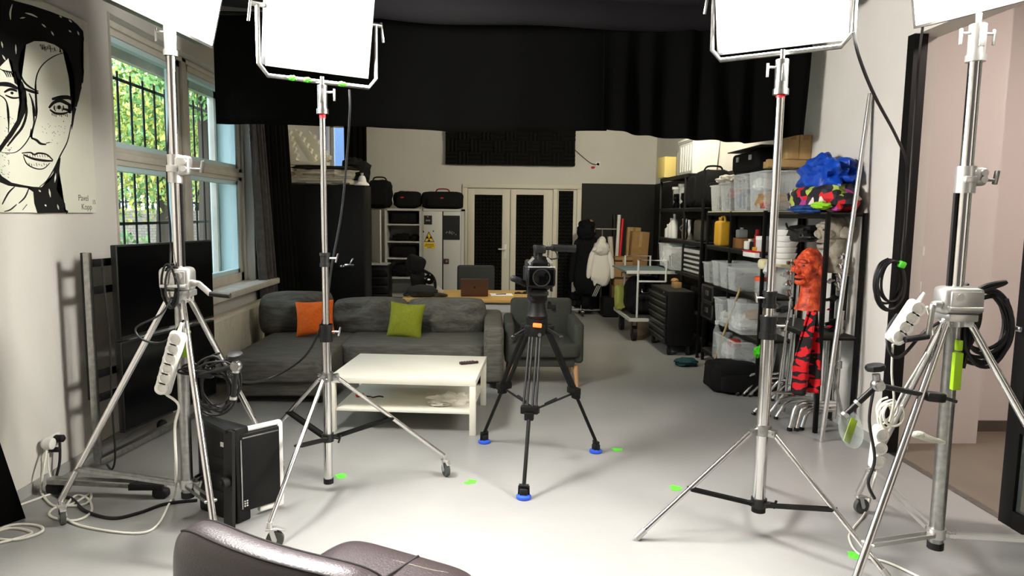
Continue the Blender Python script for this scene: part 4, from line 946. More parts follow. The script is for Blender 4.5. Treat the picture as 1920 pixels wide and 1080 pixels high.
# ------------------------------------------------------------------ camera tripod and video camera
t = thing('camera_tripod', 'black camera tripod with blue foot pads in front of the armchair', 'tripod', (.345, 4.67, 0))
TC = Vector((.345, 4.67, 0)); crown = 1.02
feet = [U(908, 830, z=0), U(1117, 848, z=0), U(982, 934, z=0)]
mids = []
MB().cyl(TC + Vector((0, 0, crown - .06)), TC + Vector((0, 0, crown + .02)), .075, seg=24).box(TC + Vector((-.02, -.085, crown - .05)), (.14, .05, .07), (0, 0, -.08), bev=.008).build('crown', bmetal_m, t, world=True)
for f in feet:
    d = Vector((f.x - TC.x, f.y - TC.y, 0)).normalized(); n = Vector((-d.y, d.x, 0))
    top = TC + d * .085 + Vector((0, 0, crown - .06)); end = f + Vector((0, 0, .08)); mid = top.lerp(end, .53)
    lg = MB()
    for s in (-.042, -.018, .018, .042): lg.cyl(top + n * s * .85, mid + n * s, .0085, seg=10)
    lg.box(top + Vector((0, 0, -.0)), (.06, .10, .07), (0, 0, math.atan2(d.y, d.x)), bev=.008)
    lg.box(mid, (.05, .115, .05), (0, 0, math.atan2(d.y, d.x)), bev=.006); lg.box(mid.lerp(end, .09), (.045, .06, .05), (0, 0, math.atan2(d.y, d.x)), bev=.006)
    lg.cyl(mid, end, .0125, seg=12); lg.cyl(top - n * .07, top + n * .07, .012)
    o = lg.build('leg', bmetal_m, t, world=True)
    k = MB(); k.mat(0); k.bar(end + n * .02 + d * .0, f + n * .022 + Vector((0, 0, .025)), .012, .03); k.bar(end - n * .02, f - n * .022 + Vector((0, 0, .025)), .012, .03); k.box(f + Vector((0, 0, .04)), (.05, .05, .05), (0, 0, math.atan2(d.y, d.x)), bev=.01)
    k.cyl(end - n * .03, end + n * .03, .012)
    k.mat(1).lathe([(.045, 0), (.048, .006), (.046, .018), (.03, .026)], f, (0, 0, 0), seg=24)
    k.build('foot', [rubber_m, blue_m], o, world=True)
    mids.append(mid)
for m_ in mids:
    cpt = TC + Vector((0, 0, mids[0].z - .10))
    MB().cyl(m_ - Vector((0, 0, .02)), cpt, .008, seg=8).cyl(m_.lerp(cpt, .45), m_.lerp(cpt, .75), .011, seg=8).build('spreader_arm', bmetal_m, t, world=True)
MB().cyl(TC + Vector((0, 0, mids[0].z - .125)), TC + Vector((0, 0, mids[0].z - .08)), .03).build('spreader_hub', bmetal_m, t, world=True)
k = MB(); k.lathe([(.07, 0), (.075, .02), (.062, .05), (.055, .11), (.07, .13), (.07, .165)], TC + Vector((0, 0, crown + .02)), seg=24); k.box(TC + Vector((0, 0, crown + .20)), (.12, .20, .04), bev=.008)
k.cyl(TC + Vector((.07, 0, crown + .10)), TC + Vector((.13, 0, crown + .10)), .014); k.build('fluid_head', bmetal_m, t, world=True)
MB().cyl(TC + Vector((.09, .06, crown + .12)), TC + Vector((.16, .42, crown + .02)), .011).cyl(TC + Vector((.145, .34, crown + .04)), TC + Vector((.165, .46, crown + .01)), .017).build('pan_handle', bmetal_m, t, world=True)
MB().box(TC + Vector((-.005, -.115, crown - .012)), (.06, .02, .028), (0, .08, -.05), bev=.006).build('orange_block', mat('orange_emissive', (255, 92, 40), .4, emit=((255, 84, 36), 1.2)), t, world=True)  # small orange block with weak emission
for s in (-1, 1): MB().cyl(TC + Vector((.07 * s, -.02, crown - .05)), TC + Vector((.16 * s, -.05, crown - .10)), .012).lump(TC + Vector((.165 * s, -.055, crown - .105)), (.02, .02, .02)).build('locking_knob', black_m, t, world=True)
MB().cyl(TC + Vector((.01, -.12, crown - .075)), TC + Vector((.01, -.135, crown - .075)), .012).build('bubble_level', steel_m, t, world=True)
# video camera
CZ = crown + .225
t = thing('video_camera', 'black professional video camera mounted on the tripod, lens to the front', 'camera', (TC.x, TC.y, CZ), .03)
k = MB(); k.bx(-.075, .075, -.12, .22, .0, .19, bev=.02, seg=3); k.bx(-.085, .065, .02, .2, .02, .15, bev=.015); k.bx(.07, .09, -.1, .12, .03, .16, bev=.01); k.box((-.0, -.09, .19), (.11, .12, .05), (.35, 0, 0), bev=.015); k.build('body', black_m, t)
h = MB(); h.bx(-.095, .095, -.24, -.15, .035, .165, bev=.02, seg=3); h.build('lens_hood', mat('lens_hood_black', (7, 7, 7), .5, spec=.25), t)
k = MB(); k.bx(-.08, .08, -.243, -.238, .048, .153, bev=.002); k.build('hood_recess', mat('hood_inside', (3, 3, 3), .9, spec=.03), t)
k = MB(); k.lathe([(.056, 0), (.056, .008), (.046, .008), (.036, .002), (.0, .001)], (0, -.243, .1), (PI / 2, 0, 0), seg=28); k.build('lens', mat('lens_glass', (4, 4, 5), .08, spec=.2), t)
k = MB(); k.lathe([(.058, .0), (.060, .01), (.052, .01), (.050, .0), (.058, .0)], (0, -.243, .1), (PI / 2, 0, 0), seg=28, cap=False); k.build('lens_ring', MATS['dark_clamp'], t)
MB().box((0, -.24, .168), (.18, .006, .008), bev=.002).box((-.062, -.16, .205), (.05, .01, .016), (0, -.8, 0)).box((.062, -.16, .205), (.05, .01, .016), (0, .8, 0)).build('bright_edges', alu_m, t)
k = MB(); k.cyl((0, -.1, .19), (0, -.1, .27), .018); k.cyl((0, .15, .17), (0, .15, .27), .018); k.bx(-.02, .02, -.14, .18, .265, .295, bev=.01); k.bx(-.035, .04, -.15, -.08, .25, .305, bev=.012); k.build('carry_handle', black_m, t)
k = MB(); k.cyl((.03, -.12, .285), (.09, -.12, .285), .012); k.box((.16, -.10, .285), (.17, .06, .045), (0, .04, -.08), bev=.01); k.box((.235, -.09, .285), (.02, .066, .05), bev=.006); k.build('viewfinder', black_m, t)
cable_pts = spline([Vector(q) for q in ((.10, -.14, .27), (.12, -.14, .225), (.07, -.14, .215), (.05, -.13, .23))], 5)
MB().tube(cable_pts, .005).build('viewfinder_cable', cable_m, t)
k = MB(); k.cyl((-.05, -.02, .02), (-.12, -.14, .055), .012); k.cyl((-.095, -.10, .045), (-.185, -.27, .095), .021); k.lump((-.185, -.27, .095), (.022, .022, .022)); k.build('microphone', rubber_m, t)
k = MB(); k.bx(-.06, .06, -.16, .16, -.03, .0, bev=.006); k.bx(-.08, -.05, -.13, -.08, -.025, .02, bev=.005); k.bx(.08, .095, -.1, -.05, -.01, .04, bev=.004); k.build('mounting_plate', MATS['dark_clamp'], t)
# ------------------------------------------------------------------ desk and what is on it
t = thing('desk', 'light wooden desk standing behind the sofa', 'desk', (-.25, 8.58, 0))
DX0, DX1, DY0, DY1 = -1.02, .52, 8.08, 9.12
part('desktop', MB().bx(DX0, DX1, DY0, DY1, .70, .74, bev=.004), wood_m)
for x in (DX0 + .06, DX1 - .06):
    for y in (DY0 + .08, DY1 - .08): part('leg', MB().bx(x - .025, x + .025, y - .025, y + .025, 0, .70), cabgrey_m)
for y in (DY0 + .06, DY1 - .08): part('apron', MB().bx(DX0 + .06, DX1 - .06, y, y + .02, .58, .70), cabgrey_m)
t = thing('laptop', 'open bronze laptop seen from behind on the desk', 'laptop', ((-.335 + .02) / 2, 8.36, .741), .04)
MB().bx(-.165, .165, .0, .23, 0, .012, bev=.004).build('keyboard_base', brown_m, t)
k = MB().box((0, -.035, .118), (.335, .008, .225), (.28, 0, 0), bev=.003); k.build('screen_lid', brown_m, t)
k = MB(); k.lathe([(0, 0), (.014, 0), (.012, .002)], (0, -.04, .118), (PI / 2 + .28, 0, 0), seg=16); k.lump((.006, -.0415, .138), (.006, .002, .008)); k.build('lid_emblem', ink_m, t)
p = U(940, 553, z=.741); t = thing('notepad', 'white sheets of paper with a pen lying on the desk', 'paper', p, .1)
MB().box((0, 0, .004), (.28, .20, .008)).build('sheets', paper_m, t); MB().cyl((-.07, -.02, .013), (.06, .0, .013), .005).build('pen', ink_m, t)
p = U(972, 550, z=.745); k = MB(); k.lump(p, (.05, .03, .02), amp=.4); k.lump(p + Vector((.09, .0, 0)), (.04, .04, .025), amp=.4, seed=2); k.box(p + Vector((.045, -.02, -.002)), (.05, .03, .006))
one(k, 'keys', black_m, 'small dark bunch of keys on the desk right of the papers', 'keys')
# cap
p = U(800, 556, z=.741); t = thing('cap', 'dark baseball cap lying on the left end of the desk', 'cap', (-.80, 8.35, .741), 0)
MB().lump((0, 0, .06), (.19, .16, .085), amp=.12, seed=3, shape=lambda q: (q.x, q.y, max(q.z, -.7))).build('crown', mat('dark_cap_cloth', (26, 26, 22), .9), t)
MB().lump((.21, -.03, .03), (.11, .09, .015), (0, .12, 0), e=.8).build('visor', MATS['dark_cap_cloth'], t)
MB().tube(spline([Vector(q) for q in ((-.16, .0, .03), (-.21, -.05, .03), (-.2, -.09, .02), (-.14, -.1, .03))], 4), .012).build('strap', MATS['dark_cap_cloth'], t)
# backpack-like camera rig behind the cap
p = U(790, 540, z=.741); t = thing('camera_rig', 'black shoulder camera rig with eyecup propped on the desk behind the cap', 'camera rig', (-.86, 8.7, .741))
MB().box((-.06, 0, .36), (.24, .2, .24), (0, .35, .2), bev=.06, seg=3).build('hood', bag_m, t); MB().box((-.02, 0, .15), (.18, .16, .24), (0, -.15, 0), bev=.03).build('body', bag_m, t)
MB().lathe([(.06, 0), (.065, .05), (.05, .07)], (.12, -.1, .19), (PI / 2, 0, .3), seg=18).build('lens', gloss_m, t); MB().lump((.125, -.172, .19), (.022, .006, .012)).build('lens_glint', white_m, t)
MB().tube([(.02, .0, .3), (.16, -.02, .22), (.2, -.06, .1), (.16, -.08, .0)], .02, sm=4).build('strap', bag_m, t)
MB().bar((.13, -.03, .16), (.30, -.06, .02), .02, .03).build('support_arm', cabgrey_m, t)
# office chair behind the desk
t = thing('office_chair', 'dark office chair pushed up behind the desk', 'chair', (-.16, 9.45, 0))
MB().box((0, .0, .82), (.52, .08, .46), (-.12, 0, 0), bev=.07, seg=4).build('backrest', mat('dark_green_grey_cloth', (42, 46, 43), .9, bump=(200, .2)), t)
MB().box((0, -.26, .47), (.5, .5, .09), bev=.04, seg=3).build('seat', MATS['dark_green_grey_cloth'], t)
MB().cyl((0, -.22, .1), (0, -.22, .43), .03).bar((0, .03, .5), (0, .05, .75), .06, .02).build('column', bmetal_m, t)
for k_ in range(5):
    a_ = k_ * 2 * PI / 5 + .3; d = Vector((math.cos(a_), math.sin(a_), 0)); o = MB().bar(Vector((0, -.22, .11)), Vector((0, -.22, .07)) + d * .3, .04, .03).build('base_leg', bmetal_m, t)
    MB().cyl(Vector((-.02, -.22, .03)) + d * .3, Vector((.02, -.22, .03)) + d * .3, .03).build('castor', rubber_m, o)
# ------------------------------------------------------------------ leather chair in the foreground
ca = U(338, 985, z=.76); cb = ca.lerp(U(630, 1066, z=.78), 1.9); ca.z = cb.z = 0; cb = ca + (cb - ca).normalized() * .86
cd = (cb - ca); CW = cd.length; cang = math.atan2(cd.y, cd.x)
t = thing('leather_chair', 'dark brown leather swivel chair turned away, cut off by the lower edge', 'chair', (ca + cb) / 2, cang)
HB = .815
def back(u, v):                                    # u along the width, v round the section
    x = (u - .5) * CW; s = (2 * u - 1); edge = max(0, 1 - abs(s) ** 7) ** .5
    bow = -.06 * (1 - s * s)                       # the shell bows towards the camera
    a = 2 * PI * v; th, hh = .08 * edge + .004, .33 * (.35 + .65 * edge)
    top = HB - .04 * s * s * 0
    z = top - .33 + hh * math.copysign(abs(math.sin(a)) ** .5, math.sin(a)); y = bow + th * math.copysign(abs(math.cos(a)) ** .55, math.cos(a)) + .13 * (z - top)*-1*.35
    return (x, y, z)
bk = MB().grid(back, 44, 40); bmesh.ops.remove_doubles(bk.bm, verts=bk.bm.verts, dist=1e-4); bmesh.ops.holes_fill(bk.bm, edges=bk.bm.edges, sides=60)
bk.build('backrest', leather_m, t, sharp=80)
sm_ = MB()
for dy in (-.03, .034):
    P = []
    for i in range(4, 41):
        u = i / 44; s = 2 * u - 1; edge = max(0, 1 - abs(s) ** 7) ** .5; c_ = dy / .075
        a = math.asin(min(1, (max(0, 1 - abs(c_) ** (1 / .6) ** 1)) ** .5)); bow = -.06 * (1 - s * s)
        P.append(Vector(back(u, (PI / 2 - math.copysign(abs(c_) ** 1.3, c_) * .9) / (2 * PI))) + Vector((0, 0, .0012)))
    sm_.tube(P, .0035, seg=6)
sm_.build('seams', seam_m, t)
k = MB(); k.lump((.02, .33, .42), (.31, .30, .09), e=.3, u=40, v=16); k.build('seat', leather_m, t)
k = MB(); k.tube([(.06, .05, .522), (.06, .3, .525), (.06, .6, .505), (.06, .635, .45)], .004); k.build('seat_seam', seam_m, t)
MB().cyl((0, .25, .06), (0, .25, .36), .03).build('column', chrome_m, t)
for k_ in range(5):
    a_ = k_ * 2 * PI / 5; d = Vector((math.cos(a_), math.sin(a_), 0)); o = MB().bar(Vector((0, .25, .09)), Vector((0, .25, .06)) + d * .28, .04, .025).build('base_leg', chrome_m, t)
    MB().cyl(Vector((-.02, .25, .03)) + d * .28, Vector((.02, .25, .03)) + d * .28, .03).build('castor', rubber_m, o)
# ------------------------------------------------------------------ black cabinet in the left corner and what lies on it
t = thing('black_cabinet', 'tall black double-door metal cabinet in the left back corner', 'cabinet', (-2.2, 9.7, 0))
def P_(name, mb, m, root=None, par=None, **k): return mb.build(name, m, par or root or t, world=True, **k)
P_('body', MB().bx(-2.75, -1.68, 9.42, 9.95, 0, 2.12, bev=.006), bmetal_m)
for x0, x1 in ((-2.74, -2.22), (-2.21, -1.69)): P_('door', MB().bx(x0, x1, 9.39, 9.418, .06, 2.10, bev=.006), bmetal_m)
p = U(655, 497, y=9.36)
P_('handle', MB().box(p, (.13, .03, .035), bev=.006).cyl(p + Vector((-.05, 0, 0)), p + Vector((-.05, .05, 0)), .012).box(p + Vector((.03, 0, .05)), (.025, .03, .1), (0, .5, 0), bev=.006).lump(p + Vector((-.1, -.005, -.015)), (.035, .012, .02)), chrome_m)
# slanted packing foam
poly_m = mat('white_polystyrene', (226, 222, 206), .8, bump=(160, .15))
t = thing('blanket_pile', 'pile of folded off-white blankets on top of the black cabinet', 'blankets', (-2.26, 9.66, 2.12))
for i, (z, w_, m_) in enumerate(((.06, .50, paper_m), (.15, .46, paper_m))):
    MB().lump((-.02 + .05 * i, 0, z), (w_, .24, .075), e=.55, amp=.28, freq=3.2, seed=5 + i, u=48, v=24).build('blanket', mat('blanket_%d' % i, ((206, 200, 184), (196, 190, 174))[i], .9, bump=(30, .5)), t)
MB().lump((.02, 0, .235), (.44, .23, .03), e=.6, amp=.2, freq=3, seed=15, u=40).build('dark_cover', mat('dark_tarp', (40, 38, 34), .7), t)
one(MB().box((-2.44, 9.52, 2.405), (.5, .2, .045), (0, 0, 0), bev=.004), 'foam_slab', poly_m, 'flat white foam slab lying on the blanket pile under the leaning slabs', 'foam slab')
for k_, (px0, px1, lab, l) in enumerate((((553, 306), (535, 243), 'leftmost of the leaning white foam slabs on the black cabinet', .09), ((590, 306), (550, 245), 'middle leaning white foam slab with a notched edge on the black cabinet', .09), ((612, 312), (572, 252), 'widest white foam slab leaning behind the light pole on the black cabinet', .16))):
    a, b_ = U(*px0, y=9.50 + .09 * k_), U(*px1, y=9.50 + .09 * k_)
    a.z = max(a.z, 2.43)
    mb = MB().bar(a, b_, .14, l, bev=.006)
    for j in range(5):
        q = a.lerp(b_, .15 + j * .18); mb.box(q + Vector((l * .5, 0, .02)), (.05, .13, .06), (0, .4, 0), bev=.01)
    one(mb, 'foam_slab', poly_m, lab, 'foam slab', 'white foam slabs on the cabinet')
one(MB().lump((-1.86, 9.7, 2.30), (.2, .2, .2), e=.8, amp=.3, seed=8).lump((-1.8, 9.62, 2.2), (.09, .12, .09), amp=.2), 'dark_bag', bag_m, 'dark shapeless bag at the right end on top of the black cabinet', 'bag')
p = U(679, 354, y=9.50); t = thing('desk_lamp', 'small white lamp head on the right edge of the black cabinet', 'lamp', (p.x, p.y, 2.12))
MB().lathe([(.10, 0), (.095, .02), (.06, .05), (.05, .10), (.035, .13), (.0, .14)], seg=24).build('lamp_shade', white_m, t); MB().cyl((0, 0, .14), (.0, 0, .17), .02).build('socket', cabgrey_m, t)
# small drawer chest
t = thing('drawer_chest', 'low black drawer chest between the black and the grey cabinet', 'drawers', (-1.8, 10.95, 0))
P_('body', MB().bx(-1.98, -1.58, 10.98, 11.35, .0, .92, bev=.008), bmetal_m)
for i in range(6):
    o = P_('drawer', MB().bx(-1.965, -1.595, 10.95, 10.98, .05 + i * .14, .17 + i * .14, bev=.006), black_m)
    P_('handle', MB().bx(-1.92, -1.64, 10.93, 10.95, .14 + i * .14, .155 + i * .14), MATS['dark_clamp'], par=o)
P_('top_tray', MB().bx(-1.98, -1.60, 10.96, 11.33, .92, .94), cabgrey_m)
# ------------------------------------------------------------------ grey cabinet beside the door
t = thing('grey_cabinet', 'light grey metal cabinet with open shelves and warning sign left of the door', 'cabinet', (-1.05, 11.9, 0))
CY0, CY1, CT = 11.55, 12.05, 1.83
P_('body', MB().bx(-1.71, -1.69, CY0, CY1, 0, CT).bx(-1.71, -.40, CY1 - .02, CY1, 0, CT).bx(-1.71, -.40, CY0, CY1, CT - .03, CT).bx(-.42, -.40, CY0, CY1, 0, CT).bx(-1.15, -1.09, CY0, CY1, 0, CT).bx(-1.71, -.40, CY0, CY1, .02, .06), cabgrey_m)
P_('face_frame', MB().bx(-1.725, -1.695, CY0 - .015, CY0, 0, CT).bx(-1.71, -.40, CY0 - .015, CY0, CT - .035, CT).bx(-.45, -.40, CY0 - .015, CY0, 0, CT).bx(-1.105, -1.085, CY0 - .015, CY0, 0, CT), cabgrey_m)
for z in (.35, .66, .99, 1.27, 1.56): P_('shelf', MB().bx(-1.69, -1.15, CY0 + .01, CY1 - .02, z - .012, z + .012), cabgrey_m)
P_('open_door', MB().box((-1.83, CY0 - .22, CT / 2), (.025, .46, CT - .06), (0, 0, .45), bev=.004), cabgrey_m)
d1 = P_('door', MB().bx(-1.085, -.765, CY0 - .03, CY0 - .002, .05, CT - .04, bev=.005), cabgrey_m)
d2 = P_('door', MB().bx(-.745, -.455, CY0 - .03, CY0 - .002, .05, CT - .04, bev=.005), cabgrey_m)
P_('dark_gap', MB().bx(-.765, -.745, CY0 - .012, CY0 - .004, .05, CT - .04), rubber_m)
P_('lock', MB().bx(-.74, -.65, CY0 - .045, CY0 - .03, .91, 1.0, bev=.005), mat('dark_red_lock', (70, 26, 24), .5), par=d2)
P_('lock_knob', MB().cyl((-.69, CY0 - .07, .955), (-.69, CY0 - .045, .955), .02), steel_m, par=d2)
def wallp(px, py): return U(px, py, y=CY0 - .032)
a, b_ = wallp(795, 404), wallp(810, 421); P_('black_card', MB().bx(a.x, b_.x, CY0 - .034, CY0 - .031, b_.z, a.z), ink_m, par=d1)
P_('card_print', MB().bx(a.x + .03, b_.x - .03, CY0 - .0355, CY0 - .0342, (a.z + b_.z) / 2 - .02, (a.z + b_.z) / 2 + .005).bx(a.x + .05, a.x + .075, CY0 - .0355, CY0 - .0342, a.z - .03, a.z - .01), grey_m, par=d1)
a, b_ = wallp(830, 404), wallp(862, 450); P_('black_poster', MB().bx(a.x, b_.x, CY0 - .034, CY0 - .031, b_.z, a.z), ink_m, par=d2)
k = MB()
for i in range(14):
    x = a.x + .05 + RND.uniform(0, .18); z = b_.z + .12 + RND.uniform(0, .05) - (x - a.x) * .25; k.bx(x, x + .016, CY0 - .0355, CY0 - .0342, z, z + .02)
P_('poster_print', k, grey_m, par=d2)
tri = [wallp(804, 434), wallp(814.5, 453.5), wallp(795, 453.5)]
TR = Matrix(((1, 0, 0, 0), (0, 0, -1, CY0 - .031), (0, 1, 0, 0), (0, 0, 0, 1)))
c_ = (sum((q for q in tri), Vector()) / 3)
P_('sign_border', MB().prism([(q.x, q.z) for q in tri], .002, TR), ink_m, par=d1)
P_('warning_sign', MB().prism([(c_.x + (q.x - c_.x) * .82, c_.z + (q.z - c_.z) * .82) for q in tri], .0035, TR), sign_m, par=d1)
k = MB(); c0_ = Vector((c_.x, 0, c_.z - .004)); rr = .052
for a0 in (90, 210, 330):
    a0 += 180
    pts = [(c0_.x + rr * f_ * math.cos(math.radians(a0 + q)), c0_.z + rr * f_ * math.sin(math.radians(a0 + q))) for f_, q in [(.3, -30), (1, -30), (1, -10), (1, 10), (1, 30), (.3, 30)]]
    k.prism(pts, .0045, TR)
k.prism([(c0_.x + .01 * math.cos(q * PI / 6), c0_.z + .01 * math.sin(q * PI / 6)) for q in range(12)], .0045, TR)
P_('trefoil', k, ink_m, par=d1)
a, b_ = wallp(795, 455), wallp(816, 466); P_('sign_plate', MB().bx(a.x, b_.x, CY0 - .034, CY0 - .031, b_.z, a.z), sign_m, par=d1)
k = MB()
for j, (w0, w1) in enumerate(((.12, .88), (.06, .9), (.3, .7))):
    n = 9
    for i in range(n):
        x = a.x + (b_.x - a.x) * (w0 + (w1 - w0) * i / n); z = a.z - .022 - j * .026; k.bx(x, x + (b_.x - a.x) * (w1 - w0) / n * .7, CY0 - .0355, CY0 - .0342, z - .012, z)
P_('plate_print', k, ink_m, par=d1)
P_('rivets', MB().cyl(wallp(794, 434.5), wallp(794, 434.5) + Vector((0, .006, 0)), .012).cyl(wallp(812.5, 433.5), wallp(812.5, 433.5) + Vector((0, .006, 0)), .012), ink_m, par=d1)
# dark things on the open shelves
for i, (z, x, w_, h_, e_, lab) in enumerate(((1.572, -1.42, .46, .2, .3, 'dark case filling the top shelf of the grey cabinet'), (1.284, -1.47, .3, .12, .7, 'dark bundle on the second shelf of the grey cabinet, larger one'), (1.284, -1.26, .16, .10, .8, 'small dark bundle on the second shelf of the grey cabinet'), (1.004, -1.42, .44, .2, .4, 'dark bag on the third shelf of the grey cabinet'), (.674, -1.45, .36, .22, .6, 'black bag on the fourth shelf of the grey cabinet'))):
    one(MB().lump((x, 11.78, z + h_ / 2), (w_ / 2, .17, h_ / 2), e=e_, amp=.2 if e_ > .5 else .05, seed=i), 'shelf_bag', bag_m, lab, 'bag', 'dark bags on the cabinet shelves')
def bag_thing(label, c, d, e=.35, amp=.06, tag_at=None, handle=None, seed=1, extra=None):
    t = thing('bag', label, 'bag', c)
    MB().lump((0, 0, d[2] / 2), (d[0] / 2, d[1] / 2, d[2] / 2), e=e, amp=amp, seed=seed, u=36, v=20).build('body', bag_m, t)
    k = MB(); k.lump((0, -d[1] / 2 - .01, d[2] * .38), (d[0] * .36, .04, d[2] * .28), e=.4); k.build('front_pocket', bag_m, t)
    if tag_at is not None: MB().box((tag_at, -d[1] / 2 - .045, d[2] * .62), (.05, .012, .02), bev=.003).build('red_tag', red_m, t)
    if handle is not None:
        MB().tube([(-.12, 0, d[2] * .93), (-.08, -.02, d[2] + .04), (.08, -.02, d[2] + .04), (.12, 0, d[2] * .93)], .012, sm=4).build('handle', handle, t)
    return t
bag_thing('tall black backpack on top of the grey cabinet, left of the two other bags', (-1.83, 11.72, 1.832), (.40, .32, .47), .5, .12, None, bag_m, 2)
bag_thing('round black bag with small red tag between the backpack and the duffel bag', (-1.36, 11.72, 1.832), (.48, .34, .29), .6, .1, -.07, None, 3)
bag_thing('long black duffel bag with red tag and reddish handle on the grey cabinet', (-.77, 11.72, 1.832), (.70, .34, .29), .35, .05, .0, mat('reddish_handle', (120, 40, 40), .6), 4)
# ------------------------------------------------------------------ garment rack and coats
t = thing('garment_rack', 'chrome garment rack on castors against the black wall', 'clothes rack', (1.9, 12.0, 0))
RX = (U(1090, 560, y=11.95).x, U(1126, 560, y=11.95).x)
for x in RX: P_('upright', MB().cyl((x, 11.95, .08), (x, 11.95, 1.52), .016), steel_m)
P_('top_rail', MB().cyl((RX[0] - .1, 11.95, 1.52), (RX[1] + .25, 11.95, 1.52), .014), steel_m)
P_('base_bar', MB().bar((RX[0] - .3, 11.95, .09), (RX[1] + .65, 11.95, .09), .05, .03, bev=.004), steel_m)
for x in (RX[0], RX[1] + .5):
    o = P_('foot_bar', MB().bar((x, 11.7, .085), (x, 12.2, .085), .05, .03, bev=.004), steel_m)
    for y in (11.73, 12.17): P_('castor', MB().cyl((x - .012, y, .035), (x + .012, y, .035), .035), rubber_m, par=o)
px_ = lambda a, b_, y: U(a, b_, y=y)
def coat(name, label, top, w, h, m, hood, hoodm, yy, sleeves=True, seed=1):
    t = thing(name, label, 'coat', (top.x, yy, top.z - h))
    def sh(q):
        k = (1 - q.z) / 2; return (q.x * (.74 + .3 * k), q.y * (.8 + .3 * k), q.z)
    MB().lump((0, 0, h * .45), (w * .42, .13, h * .46), e=.6, amp=.14, freq=3, seed=seed, u=36, v=24, shape=sh).build('body', m, t)
    for s in (-1, 1):
        MB().tube([(s * w * .26, -.03, h * .80), (s * w * .40, -.06, h * .55), (s * w * .46, -.05, h * .28), (s * w * .48, -.04, h * .14)], [.06, .062, .05, .045], sm=0, seg=12).build('sleeve', m, t, sub=1)
    if hood:
        MB().lump((0, -.02, h * .89), (w * .30, .15, .18), e=.8, amp=.3, seed=seed + 4).build('hood', m, t)
        if hoodm: MB().tube([(w * .10, -.14, h * .80), (w * .24, -.10, h * .88), (w * .25, -.04, h * 1.0), (w * .10, .02, h * 1.05)], [.02, .03, .03, .02], sm=0, seg=10).build('fur_trim', hoodm, t, sub=1)
    else:
        MB().lump((0, -.05, h * .86), (w * .46, .13, .15), e=.8, amp=.3, seed=seed, shape=lambda q: (q.x * (.62 - .38 * q.z), q.y, q.z)).build('collar', m, t)
    return t
coat('parka', 'long black parka with fur-trimmed hood on the garment rack', px_(1100, 418, 11.75), .52, 1.22, parka_m, True, fur_m, 11.78, seed=2)
coat('jacket', 'white hooded jacket hanging right of the black parka', px_(1127, 449, 11.7), .44, .80, jacket_m, False, None, 11.72, seed=5)
t = thing('shoulder_bag', 'dark striped bag hanging under the white jacket', 'bag', px_(1118, 545, 11.6))
MB().box((0, 0, 0), (.10, .06, .24), (0, .4, 0), bev=.015).build('body', bag_m, t)
for i in range(3): MB().box((-.03 + i * .028, -.033, .0), (.008, .004, .2), (0, .4, 0)).build('pale_stripe', cabgrey_m, t)
one(MB().lump(px_(1082, 560, 12.0), (.12, .12, .14), amp=.5, seed=3), 'shoes_bundle', bag_m, 'dark bundle on the floor under the black parka', 'bundle')
one(MB().lump((RX[0] + .12, 11.9, .38), (.14, .1, .26), e=.5, amp=.15, seed=4), 'trouser_bag', parka_m, 'dark garment bag hanging below the parka between the rack uprights', 'garment bag')
# ------------------------------------------------------------------ rolls and boxes along the black wall
for (pa, pb, r_, m_, lab) in (((1152, 403), (1150, 486), .022, ink_m, 'thin black roll standing left of the white roll'), ((1161, 403), (1156, 486), .032, white_m, 'tall white paper roll standing against the black wall'), ((1168, 410), (1163, 470), .024, red_m, 'thin red roll standing behind the white roll'), ((1144, 444), (1146, 486), .05, cream_m, 'short cream roll left of the tall white roll')):
    a, b_ = px_(*pa, 12.28), px_(*pb, 12.22); d = (b_ - a); b2 = a + d * (a.z - .01) / max(.05, (a.z - b_.z))
    t_ = MB().cyl(b2, a, r_, seg=18); one(t_, 'paper_roll', m_, lab, 'roll')
def cardbox(label, c, d, rot=(0, 0, 0), m=card_m, txt=None, flaps=True):
    t = thing('cardboard_box', label, 'box', c, rot=rot)
    MB().box((0, 0, d[2] / 2), d, bev=.004).build('carton', m, t)
    if flaps:
        MB().bx(-d[0] / 2, d[0] / 2, -d[1] / 2 - .001, d[1] / 2 + .001, d[2] * .999, d[2] + .003).build('flaps', m, t)
        MB().bx(-.025, .025, -d[1] / 2 - .002, d[1] / 2 + .002, d[2] + .0031, d[2] + .0045).bx(-.025, .025, -d[1] / 2 - .003, -d[1] / 2 - .0012, d[2] * .82, d[2]).build('packing_tape', card2_m if m is card_m else card_m, t)
    return t
t = cardbox('long upright brown cardboard box leaning at the black wall behind the platform cart', (2.62, 12.05, 0), (.30, .22, 1.48), (0, .05, 0))
cardbox('narrow cardboard box behind the long upright one', (2.58, 12.27, 0), (.24, .14, 1.55), (0, .03, 0), card2_m)
t = cardbox('brown cardboard box printed with large letters beside the garment rack', (2.34, 11.78, .55), (.30, .3, .50), (0, 0, 0), card_m)
text_mesh('BE', .2, Matrix.Translation((2.36, 11.628, .82)) @ Matrix(((0, 1, 0, 0), (0, 0, -1, 0), (-1, 0, 0, 0), (0, 0, 0, 1))), 'printed_letters', mat('box_print', (60, 42, 28), .8), t)
MB().bx(-.151, .151, -.152, .152, .12, .16).bx(-.151, .151, -.152, .152, .42, .45).build('dark_band', MATS['box_print'], t)
cardbox('dark brown carton under the lettered box', (2.32, 11.78, .35), (.34, .3, .195), (0, 0, 0), mat('dark_carton', (92, 66, 42), .85), flaps=False)
one(MB().box((2.25, 11.8, .175), (.5, .34, .345), bev=.03, seg=3), 'suitcase', bag_m, 'black suitcase on the floor under the cartons', 'suitcase')
